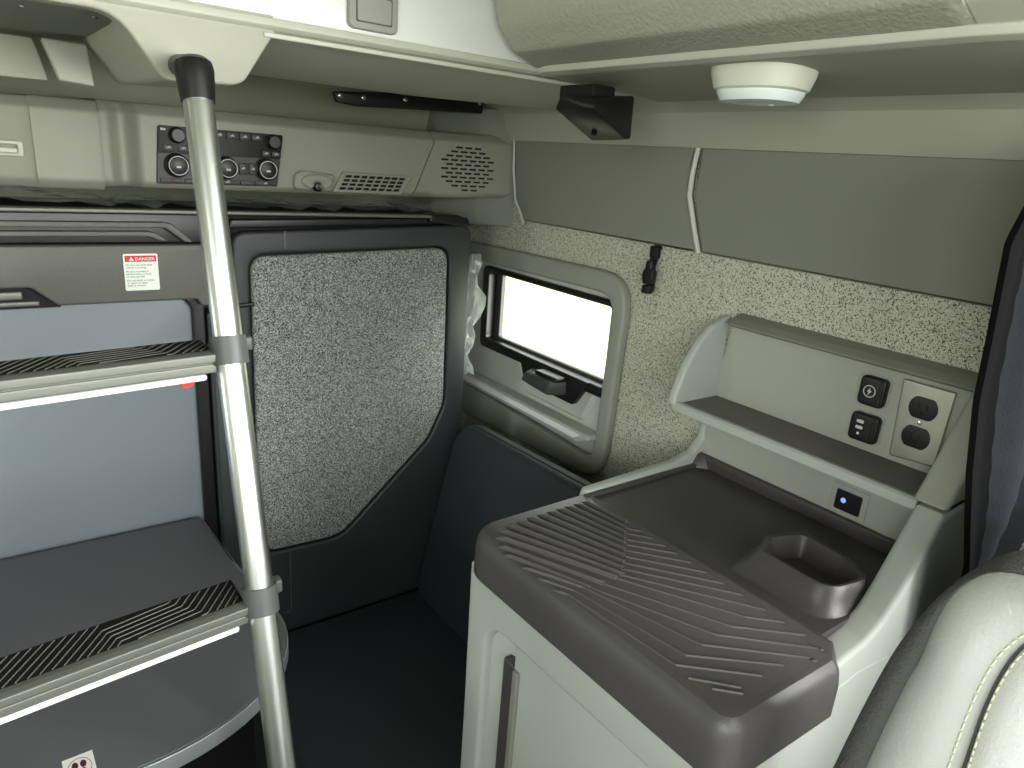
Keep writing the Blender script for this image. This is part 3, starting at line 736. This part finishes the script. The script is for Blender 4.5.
# end panels
rend = [(0.548, 0.0), (0.548, 0.940), (0.60, 0.958), (0.745, 0.988), (0.825, 0.998), (0.862, 1.016), (0.892, 1.045), (0.932, 1.098), (0.962, 1.140), (1.098, 1.140), (1.098, 0.0)]
obj('end_panel', plate(rp(rend, [0, 0.01, 0.02, 0.02, 0.03, 0.03, 0.03, 0.02, 0, 0, 0]), 'y', 0.310, 0.350, 0.008), M['pale'], sc)
crease = [(0.55, 0.905), (0.60, 0.925), (0.72, 0.955), (0.82, 0.965), (0.90, 0.955)]
obj('panel_crease', tube([(x, 0.3125, z - 0.01) for x, z in crease], 0.004, 8, flat=0.5), M['pale'], sc)
lend = [(0.555, 0.0), (0.545, 0.938), (0.745, 0.938), (0.765, 1.016), (0.985, 1.024), (1.035, 1.035), (1.062, 1.062), (1.060, 1.085), (1.035, 1.112), (0.998, 1.130), (1.098, 1.130), (1.098, 0.0)]
obj('end_panel', plate(rp(lend, [0, 0.006, 0.01, 0.01, 0.03, 0.02, 0.02, 0.02, 0.02, 0, 0, 0]), 'y', 0.772, 0.792, 0.007), M['pale'], sc)
obj('back_panel', plate(rp([(0.350, 1.00), (0.775, 1.00), (0.775, 1.114), (0.350, 1.114)], 0.0), 'x', 1.062, 1.085), M['shelfgrey'], sc)
# tray floor with an upturned rear edge
tf = join(box((0.735, 0.345, 0.985), (1.066, 0.774, 1.0055), 0.0), box((1.053, 0.345, 0.998), (1.0635, 0.774, 1.030), 0.004), box((0.755, 0.764, 0.998), (1.060, 0.7735, 1.012), 0.003), hull([(1.055, 0.774, 0.99), (1.055, 0.735, 0.99), (1.02, 0.774, 0.99), (1.058, 0.774, 1.033), (1.058, 0.755, 1.030), (1.045, 0.774, 1.030)], 0.003))
tray = obj('tray_floor', tf, M['tray'], sc)
# ribbed pad
pad0 = rp([(front(0.772) - 0.008, 0.786), (0.768, 0.790), (0.768, 0.318), (0.745, 0.296), (front(0.30) - 0.012, 0.300)], [0.05, 0.004, 0.02, 0.02, 0.035], 8)
loops = []
for z, d in ((0.935, 0.0), (0.975, 0.0), (0.994, -0.003), (1.003, -0.008), (1.0078, -0.013), (1.010, -0.020)):
    loops.append([((px_[0] if px_[0] > 0.760 else x), y, z) for (x, y), px_ in zip(grow(pad0, d), pad0)])
padbm = loft(loops)
RIB = [[(0.74, 0.764), (0.752, 0.665), (0.757, 0.659)], [(0.722, 0.763), (0.739, 0.653), (0.756, 0.635)], [(0.703, 0.762), (0.728, 0.642), (0.756, 0.611)],
       [(0.685, 0.761), (0.715, 0.629), (0.755, 0.586)], [(0.665, 0.76), (0.704, 0.618), (0.754, 0.562)], [(0.645, 0.759), (0.692, 0.607), (0.752, 0.536)],
       [(0.624, 0.758), (0.679, 0.595), (0.752, 0.507)], [(0.603, 0.756), (0.666, 0.583), (0.751, 0.477)], [(0.581, 0.754), (0.654, 0.572), (0.752, 0.446)],
       [(0.561, 0.747), (0.643, 0.56), (0.75, 0.41)], [(0.547, 0.732), (0.629, 0.56), (0.714, 0.414), (0.749, 0.381)], [(0.535, 0.711), (0.605, 0.558), (0.682, 0.411), (0.749, 0.352)],
       [(0.530, 0.688), (0.583, 0.561), (0.651, 0.411), (0.743, 0.326)], [(0.532, 0.65), (0.575, 0.566), (0.62, 0.408), (0.716, 0.324)], [(0.534, 0.618), (0.56, 0.566), (0.589, 0.405), (0.675, 0.334)],
       [(0.536, 0.587), (0.547, 0.565), (0.566, 0.40), (0.638, 0.336)], [(0.562, 0.378), (0.601, 0.337)], [(0.572, 0.353), (0.595, 0.330)]]
ribs = None
for ri, ln in enumerate(RIB):
    ln = [Vector((min(x, 0.7535), min(y, 0.758))) for x, y in ln]
    for k in range(len(ln) - 1):
        p, q = ln[k], ln[k + 1]
        if (q - p).length < 0.004: continue
        t = (q - p).normalized(); nn = Vector((-t.y, t.x))
        main = k == 0 and len(ln) >= 3
        wide = (0.0052 if ri < 11 else max(0.0022, 0.0052 - 0.0008 * (ri - 10))) if main else 0.0026
        h = (0.0062 if ri < 11 else max(0.0026, 0.0062 - 0.0009 * (ri - 10))) if main else 0.0026
        z = 1.0092
        pts = []
        for e, sg in ((p, 1), (q, -1)):
            ee = e + t * sg * ((0.014 if sg > 0 else 0.002) if main else 0.0)      # ribs fade into the surface at their ends
            pts += [(e.x + nn.x * wide, e.y + nn.y * wide, z), (e.x - nn.x * wide, e.y - nn.y * wide, z),
                    (ee.x + nn.x * .0006, ee.y + nn.y * .0006, z + h), (ee.x - nn.x * .0006, ee.y - nn.y * .0006, z + h)]
        b = hull(pts)
        ribs = b if ribs is None else join(ribs, b)
pad = obj('ribbed_pad', join(padbm, ribs), M['traylip'], sc, angle=24)
for x, y in ((0.742, 0.327), (0.716, 0.320)): obj('rib_stud', lathe([(0.004, 0), (0.003, 0.003), (0, 0.004)], (x, y, 1.0085), (0, 0, 1), 12), M['traylip'], pad)
# cup holder
cr = rp([(0.822, 0.478), (0.870, 0.500), (0.935, 0.478), (0.925, 0.400), (0.900, 0.352), (0.815, 0.366)], [0.006, 0.025, 0.03, 0.03, 0.035, 0.04], 8)
cb = rp([(0.795, 0.503), (0.875, 0.520), (0.948, 0.495), (0.945, 0.400), (0.912, 0.347), (0.795, 0.352)], [0.006, 0.025, 0.03, 0.03, 0.04, 0.05], 8)
ci = grow(cr, -0.006)
ci = [(x, y) for x, y in grow(cr, -0.008)]
def lerp(a, b, t): return [(p[0] + (q[0] - p[0]) * t, p[1] + (q[1] - p[1]) * t) for p, q in zip(a, b)]
lo = [[(x, y, 1.005) for x, y in cb], [(x, y, 1.008) for x, y in lerp(cb, cr, 0.22)], [(x, y, 1.025) for x, y in lerp(cb, cr, 0.75)], [(x, y, 1.038) for x, y in lerp(cb, cr, 0.97)], [(x, y, 1.0415) for x, y in grow(cr, -0.0025)], [(x, y, 1.0405) for x, y in ci], [(x, y, 1.030) for x, y in grow(cr, -0.010)], [(x, y, 1.0075) for x, y in grow(cr, -0.018)]]
obj('cup_holder', loft(lo), M['tray'], sc, angle=45)
# lit switch below the shelf
sw = obj('switch_plate', plate(rect(0.450, 1.031, 0.511, 1.082, 0.004), 'x', 1.0600, 1.0625, 0.0008), M['shelfgrey'], sc)
obj('rocker_switch', plate(rect(0.459, 1.040, 0.501, 1.074, 0.003), 'x', 1.0570, 1.0605, 0.001), M['black'], sw)
obj('switch_light', plate(ell(0.487, 1.058, 0.0042, 0.0042, 16), 'x', 1.0562, 1.0572), M['blueled'], sw)

# ================================================================== OUTLET SHELF
os_ = thing('outlet_shelf', 'grey moulded wall shelf with power outlets above the charcoal tray', 'shelf', (1.098, 0.57, 1.13))
obj('back_wall', plate(rp([(0.345, 1.13), (0.795, 1.13), (0.775, 1.284), (0.345, 1.284)], [0, 0, 0.01, 0]), 'x', 1.0930, 1.0985), M['shelfgrey'], os_)
sh = obj('shelf_board', box((0.985, 0.352, 1.128), (1.096, 0.790, 1.138), 0.002), M['shelffloor'], os_)
obj('shelf_edge', plate(rp([(0.972, 1.124), (0.973, 1.138), (0.978, 1.1415), (0.992, 1.1395), (0.992, 1.122)], 0.003), 'y', 0.352, 0.788, 0.0015), M['pale'], sh)
obj('shelf_underside', plate(rp([(0.985, 1.124), (1.0, 1.129), (1.075, 1.129), (1.075, 1.115), (1.03, 1.118)], 0.004), 'y', 0.362, 0.772), M['shelfgrey'], sh)
lch = rp([(1.0985, 1.1305), (0.985, 1.1305), (0.970, 1.137), (0.974, 1.160), (0.992, 1.215), (1.020, 1.262), (1.050, 1.294), (1.0985, 1.312)], [0, 0.006, 0.006, 0.02, 0.03, 0.03, 0.03, 0], 6)
obj('end_cheek', plate([(1.0985 - (1.0985 - x) * 1.0, 1.1305 + (z - 1.1305) * 0.905) for x, z in lch], 'y', 0.785, 0.803, 0.006), M['pale'], os_)
for v in os_.children[-1].data.vertices: v.co.y -= max(0.0, v.co.z - 1.135) * 0.17
rch = rp([(1.0985, 1.142), (0.964, 1.142), (0.988, 1.172), (1.015, 1.210), (1.042, 1.250), (1.066, 1.282), (1.0985, 1.300)], [0, 0.004, 0.02, 0.02, 0.03, 0.03, 0], 6)
obj('end_cheek', plate(rch, 'y', 0.312, 0.357, 0.008), M['shelfgrey'], os_)
obj('top_rim', plate(rp([(1.0985, 1.304), (1.078, 1.296), (1.064, 1.286), (1.070, 1.281), (1.085, 1.285), (1.0985, 1.286)], [0, 0.008, 0.004, 0.003, 0.006, 0]), 'y', 0.318, 0.768, 0.003), M['olive'], os_)
xf = 1.0930
SY = lambda y: y * 0.985
SZ = lambda z: 1.54 - (1.54 - z) * 0.985
def rounded_socket(name, y0, z0, y1, z1, lab=None):
    y0, y1, z0, z1 = SY(y0), SY(y1), SZ(z0), SZ(z1)
    b = obj(name + '_bezel', plate(rect(y0 - 0.002, z0 - 0.002, y1 + 0.009, z1 + 0.002, 0.008), 'x', xf - 0.0012, xf + 0.001, 0.0005), M['shelfgrey'], os_)
    s = obj(name, plate(rp([(y0, z0), (y1, z0), (y1, z1), (y0, z1)], 0.009), 'x', xf - 0.014, xf, 0.004), M['black'], os_)
    obj('cover_hinge', plate(rect(y0 + 0.004, z0 + 0.004, y0 + 0.010, z1 - 0.004, 0.002), 'x', xf - 0.0155, xf - 0.012, 0.001), M['black'], s)
    return s
s1 = rounded_socket('power_socket', 0.481, 1.2085, 0.523, 1.2565)
cx, cz = SY(0.505), SZ(1.233)
obj('ring_symbol', plate([ell(cx, cz, 0.0098, 0.0098), ell(cx, cz, 0.0084, 0.0084)], 'x', xf - 0.0146, xf - 0.0138), M['symbol'], s1)
obj('bolt_symbol', plate([(cx - 0.001, cz + 0.0068), (cx + 0.0038, cz - 0.0012), (cx + 0.0008, cz - 0.0008), (cx + 0.0016, cz - 0.0068), (cx - 0.0038, cz + 0.0012), (cx - 0.0006, cz + 0.0008)], 'x', xf - 0.0146, xf - 0.0138), M['symbol'], s1)
s2 = rounded_socket('usb_socket', 0.479, 1.1475, 0.525, 1.1945)
for z in (1.1865, 1.1765): obj('usb_mark', plate(rect(0.4945, z - 0.0026, 0.506, z + 0.0026, 0.002), 'x', xf - 0.0146, xf - 0.0138), M['symbol'], s2)
obj('usb_light', plate(ell(0.500, 1.1665, 0.0022, 0.0022, 12), 'x', xf - 0.0146, xf - 0.0138), M['stripwhite'], s2)
op = obj('outlet_plate', plate(rp([(SY(0.389), SZ(1.146)), (SY(0.457), SZ(1.140)), (SY(0.464), SZ(1.266)), (SY(0.387), SZ(1.266))], 0.004), 'x', xf - 0.006, xf, 0.003), M['steel'], os_)
yo = 0.4185
for z in (1.234, 1.188):
    r_ = [(yo + 0.0205 * math.cos(a), z + max(-0.0165, min(0.0165, 0.0205 * math.sin(a)))) for a in [2 * PI * k / 36 for k in range(36)]]
    f = obj('receptacle', plate(r_, 'x', xf - 0.0085, xf - 0.004, 0.001), M['black'], op)
    for dy in (-0.006, 0.006): obj('slot', plate(rect(yo + dy - 0.001, z - 0.001, yo + dy + 0.001, z + 0.007), 'x', xf - 0.0088, xf - 0.0082), M['blackmatte'], f)
    obj('ground_hole', plate(ell(yo, z - 0.007, 0.0024, 0.0024, 12), 'x', xf - 0.0088, xf - 0.0082), M['blackmatte'], f)
obj('plate_screw', lathe([(0.0035, 0), (0.003, 0.0015), (0, 0.002)], (xf - 0.006, yo, 1.211), (-1, 0, 0), 14), M['chrome'], op)

# ================================================================== BENCH SEAT
be = thing('bench_seat', 'dark teal vinyl dinette seat between bunk frame and side console', 'seat', (0.6, 1.0, 0))
obj('seat_base', box((0.36, 0.83, 0.0), (0.86, 1.395, 0.335), 0.01), M['slate'], be)
cush = plate(rp([(0.33, 0.808), (0.81, 0.808), (0.81, 1.394), (0.33, 1.394)], 0.03), 'z', 0.335, 0.452, 0.022, 5)
obj('seat_cushion', cush, M['vinyl'], be)
bo = rp([(1.392, 0.440), (1.372, 0.915), (0.815, 0.935), (0.815, 0.440)], [0.05, 0.075, 0.03, 0.03], 8)
bk2 = plate(bo, 'x', 0.0, 0.05, 0.016, 5)
for v in bk2.verts: v.co.x += 0.782 + 0.205 * (v.co.z - 0.45)
brt = obj('backrest', bk2, M['vinyl'], be)
pp = [(0.779 + 0.205 * (z - 0.45) + 0.022, y, z) for y, z in grow(bo, 0.0003)]
obj('piping', tube(pp, 0.0028, 8, closed=True), M['vinyl'], brt)

# ================================================================== CURTAIN
cu_ = thing('privacy_curtain', 'charcoal privacy curtain bunched against the wall beside the outlet shelf', 'curtain', (0.95, 0.26, 0.95))
LE = [(1.62, 0.83, 0.262), (1.56, 0.815, 0.272), (1.50, 0.800, 0.280), (1.41, 0.826, 0.282), (1.33, 0.830, 0.278), (1.25, 0.838, 0.268), (1.18, 0.862, 0.262), (1.10, 0.925, 0.268), (0.95, 0.955, 0.272), (0.80, 0.960, 0.272)]
def edge(z):
    for a, b in zip(LE, LE[1:]):
        if a[0] >= z >= b[0]:
            t = (a[0] - z) / (a[0] - b[0]); return (a[1] + (b[1] - a[1]) * t, a[2] + (b[2] - a[2]) * t)
    return LE[-1][1:]
def cgrid(u0, u1, n, nz=80, extra=0.0):
    g = []
    for i in range(nz + 1):
        z = 1.62 - i * (1.62 - 0.80) / nz
        x0, y0 = edge(z); row = []
        for j in range(n + 1):
            u = u0 + (u1 - u0) * j / n
            f = min(1.0, max(0.0, (z - 1.02) / 0.30)); f = f * f * (3 - 2 * f)
            x = x0 + (1.088 - x0) * u
            y = y0 - 0.055 * u * (0.15 + 0.85 * f) + 0.020 * math.sin(u * 15 + 0.5 * math.sin(z * 7)) * min(1, u * 4) * (0.3 + 0.7 * f) + 0.0008 * math.sin(z * 2 * PI / 0.042) * (u > 0.1) + extra
            row.append((x, y, z))
        g.append(row)
    return g
obj('curtain_cloth', sheet(cgrid(0.10, 1.0, 44), 0.003), M['curtain'], cu_, angle=70)
obj('curtain_hem', sheet(cgrid(0.0, 0.17, 6, extra=-0.004), 0.007), M['curtain_edge'], cu_, angle=70)
obj('snap', lathe([(0.005, 0), (0.004, 0.003), (0, 0.004)], (0.832, 0.2745, 1.43), (-0.4, -1, 0), 14), M['satin'], cu_)

# ================================================================== CAB SEAT
cs = thing('cab_seat', 'pale leather cab seat with dark mesh edge in front of the curtain', 'seat', (0.6, -0.03, 0))
YM = -0.03
OUT = [(0.228, 0.708), (0.2368, 0.804), (0.2368, 0.9), (0.2304, 0.996), (0.2224, 1.076), (0.2144, 1.124), (0.2, 1.176), (0.18, 1.212), (0.152, 1.232), (0.096, 1.2408), (0.032, 1.244), (YM, 1.2440)]
SEAM = [(0.132, 0.708), (0.1328, 0.804), (0.1344, 0.9), (0.136, 0.996), (0.1392, 1.068), (0.1408, 1.108), (0.1392, 1.144), (0.1328, 1.176), (0.1168, 1.2), (0.08, 1.216), (0.024, 1.2216), (YM, 1.2216)]
def smooth(c, n=4):
    res = []
    for i in range(len(c) - 1):
        p0 = Vector(c[max(0, i - 1)]); p1 = Vector(c[i]); p2 = Vector(c[i + 1]); p3 = Vector(c[min(len(c) - 1, i + 2)])
        for k in range(n):
            t = k / n
            res.append(0.5 * ((2 * p1) + (-p0 + p2) * t + (2 * p0 - 5 * p1 + 4 * p2 - p3) * t * t + (-p0 + 3 * p1 - 3 * p2 + p3) * t ** 3))
    res.append(Vector(c[-1])); return res
def mirror(c): return c + [Vector((2 * YM - p.x, p.y)) for p in reversed(c[:-1])]
OUT = [(y + 0.008 * (1 if y > 0.1 else 0), z) for y, z in OUT]
OUTS, SEAMS = mirror(smooth(OUT)), mirror(smooth(SEAM))
def xr(z): return 0.6096 + 0.20 * max(0.0, z - 0.948) + 0.10 * max(0.0, z - 1.148)
def strip(prof):
    """prof: list of (share from seam to outline, depth behind the reference face)"""
    g = []
    for s, d in prof:
        row = []
        for a, b in zip(SEAMS, OUTS):
            k = min(1.0, max(0.0, (b.y - 1.12) / 0.11)); k = k * k * (3 - 2 * k)
            ss = s if s <= 0 else (s * (1 + 0.36 * k) if s < 0.73 else 1 - (1 - s) * (1 - 0.85 * k))
            ss = min(ss, 1.02)
            row.append((xr(a.y + (b.y - a.y) * ss) + d * 0.8, a.x + (b.x - a.x) * ss, a.y + (b.y - a.y) * ss))
        g.append(row)
    return g
obj('bolster', sheet(strip([(0.0, 0.022), (0.03, 0.010), (0.10, -0.002), (0.25, -0.012), (0.45, -0.012), (0.60, -0.003), (0.68, 0.006), (0.72, 0.014)])), M['leather'], cs, angle=60)
obj('edge_mesh', sheet(strip([(0.68, 0.012), (0.74, 0.008), (0.84, 0.010), (0.94, 0.018), (1.00, 0.035), (1.02, 0.06), (1.0, 0.09)])), M['mesh3d'], cs, angle=60)
g = []
for s in (0.0, 0.04, 0.12, 0.25, 0.45, 0.7, 1.0):
    row = []
    for p in SEAMS:
        q = Vector((YM, p.y))
        y = p.x + (YM - p.x) * s; zz = p.y - 0.024 * s * min(1.0, max(0.0, (p.y - 1.0) / 0.2))
        row.append((xr(zz) + 0.0176 - 0.024 * min(1, s / 0.12) ** 0.5 * (1 if s > 0 else 0), y, zz))
    g.append(row)
obj('centre_panel', sheet(g), M['centre'], cs, angle=60)
for s, d in ((-0.06, 0.0045), (0.075, -0.0015)):
    path = strip([(s, d)])[0]; bmS = None
    for i in range(len(path) - 1):
        a, b = Vector(path[i]), Vector(path[i + 1])
        n = max(1, int((b - a).length / 0.006))
        if (a.z + b.z) / 2 < 0.90 or a.y < -0.12: continue
        for k in range(n):
            p = a + (b - a) * ((k + 0.12) / n); q = a + (b - a) * ((k + 0.82) / n)
            t = tube([p, q], 0.0009, 5); bmS = t if bmS is None else join(bmS, t)
    obj('stitching', bmS, M['thread'], cs)
obj('seam_cord', tube(strip([(0.0, 0.018)])[0], 0.0018, 6), M['mesh3d'], cs)
back = [[(xr(p.y) + 0.072, p.x * 0.98 + YM * 0.02, p.y * 0.99) for p in OUTS], [(xr(p.y) + 0.10, p.x * 0.86 + YM * 0.14, p.y * 0.97) for p in OUTS]]
obj('back_shell', loft(back), M['blackmatte'], cs)
obj('seat_cushion', box((0.15, -0.27, 0.56), (0.66, 0.22, 0.72), 0.04, 4), M['leather'], cs)
obj('seat_pedestal', box((0.25, -0.20, 0.0), (0.62, 0.16, 0.57), 0.02), M['blackmatte'], cs)

# ================================================================== CAMERA
cam = bpy.data.cameras.new('camera'); cam.sensor_width = 36.0; cam.lens = 697.0 / 1024.0 * 36.0
cam.clip_start = 0.02
co = bpy.data.objects.new('camera', cam); C.objects.link(co)
R = Matrix(((0.80815573, 0.12312393, -0.57595556), (-0.58453873, 0.28739022, -0.75876298), (0.07210212, 0.94986702, 0.30422677)))
co.matrix_world = Matrix.Translation((0, 0, 1.54)) @ R.to_4x4()
bpy.context.scene.camera = co

# ================================================================== LIGHT
def area(name, loc, direction, sx, sy, power, rgb=(1, 1, 1), spread=PI):
    l = bpy.data.lights.new(name, 'AREA'); l.shape = 'RECTANGLE'; l.size = sx; l.size_y = sy; l.energy = power; l.color = rgb; l.spread = spread
    o = bpy.data.objects.new(name, l); C.objects.link(o); o.location = loc
    o.rotation_euler = Vector(direction).to_track_quat('-Z', 'Y').to_euler()
    return o
def portal(name, loc, direction, sx, sy):
    o = area(name, loc, direction, sx, sy, 1.0); o.data.cycles.is_portal = True
portal('windshield_opening', (0.0, -1.255, 1.635), (0, 1, 0), 2.0, 0.83)
portal('left_door_opening', (-1.095, -0.575, 1.56), (1, 0, 0), 0.85, 0.68)
portal('right_door_opening', (1.095, -0.54, 1.50), (-1, 0, 0), 0.92, 0.80)
portal('right_sleeper_opening', (1.135, 1.335, 1.155), (-1, 0, 0), 0.54, 0.23)
portal('left_sleeper_opening', (-1.095, 1.38, 1.12), (1, 0, 0), 0.57, 0.34)
# outdoors: bright hazy sky over sunlit grass
w = bpy.data.worlds.new('sky'); bpy.context.scene.world = w; w.use_nodes = True
nt = w.node_tree; bg = nt.nodes['Background']
tc = nt.nodes.new('ShaderNodeTexCoord'); sx = nt.nodes.new('ShaderNodeSeparateXYZ')
mr = nt.nodes.new('ShaderNodeMapRange'); mr.inputs['From Min'].default_value = -0.12; mr.inputs['From Max'].default_value = 0.10
rm = nt.nodes.new('ShaderNodeValToRGB')
rm.color_ramp.elements[0].color = (0.48, 0.505, 0.34, 1); rm.color_ramp.elements[1].color = (0.94, 0.99, 1.0, 1)
nt.links.new(tc.outputs['Generated'], sx.inputs[0]); nt.links.new(sx.outputs['Z'], mr.inputs['Value'])
nt.links.new(mr.outputs['Result'], rm.inputs['Fac']); nt.links.new(rm.outputs['Color'], bg.inputs['Color'])
bg.inputs['Strength'].default_value = 4.6
# sky glow added low ahead and to the right, standing in for hazy sun
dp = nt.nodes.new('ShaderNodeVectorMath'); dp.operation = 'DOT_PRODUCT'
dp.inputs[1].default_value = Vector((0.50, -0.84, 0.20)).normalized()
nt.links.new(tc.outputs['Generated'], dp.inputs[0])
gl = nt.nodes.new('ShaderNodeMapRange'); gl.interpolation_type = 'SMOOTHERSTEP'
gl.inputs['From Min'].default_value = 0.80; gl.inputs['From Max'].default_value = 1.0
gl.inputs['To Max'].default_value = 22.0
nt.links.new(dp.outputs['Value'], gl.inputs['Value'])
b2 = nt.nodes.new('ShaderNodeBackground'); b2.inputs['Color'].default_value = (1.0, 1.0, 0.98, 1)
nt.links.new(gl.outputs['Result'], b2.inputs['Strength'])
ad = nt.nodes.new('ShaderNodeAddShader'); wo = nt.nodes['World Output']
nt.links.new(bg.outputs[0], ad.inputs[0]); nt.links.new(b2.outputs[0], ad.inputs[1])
# bright sky lobe added on the left to lift the right wall
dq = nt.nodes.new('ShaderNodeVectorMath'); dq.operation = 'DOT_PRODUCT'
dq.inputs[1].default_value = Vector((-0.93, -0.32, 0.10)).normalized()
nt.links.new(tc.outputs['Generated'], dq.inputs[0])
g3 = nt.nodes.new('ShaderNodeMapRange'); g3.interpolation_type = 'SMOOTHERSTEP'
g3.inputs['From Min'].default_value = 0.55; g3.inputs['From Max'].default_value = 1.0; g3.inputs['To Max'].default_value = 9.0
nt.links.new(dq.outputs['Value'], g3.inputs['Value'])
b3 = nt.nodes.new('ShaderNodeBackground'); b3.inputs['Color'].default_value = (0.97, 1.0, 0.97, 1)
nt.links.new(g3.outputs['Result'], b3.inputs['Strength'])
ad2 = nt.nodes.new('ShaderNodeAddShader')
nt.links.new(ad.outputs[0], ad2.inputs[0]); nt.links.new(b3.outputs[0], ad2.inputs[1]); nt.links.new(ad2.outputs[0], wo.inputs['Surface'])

vs = bpy.context.scene.view_settings
vs.view_transform = 'Standard'; vs.look = 'None'; vs.gamma = 1.0; vs.exposure = 0.0; vs.use_curve_mapping = False
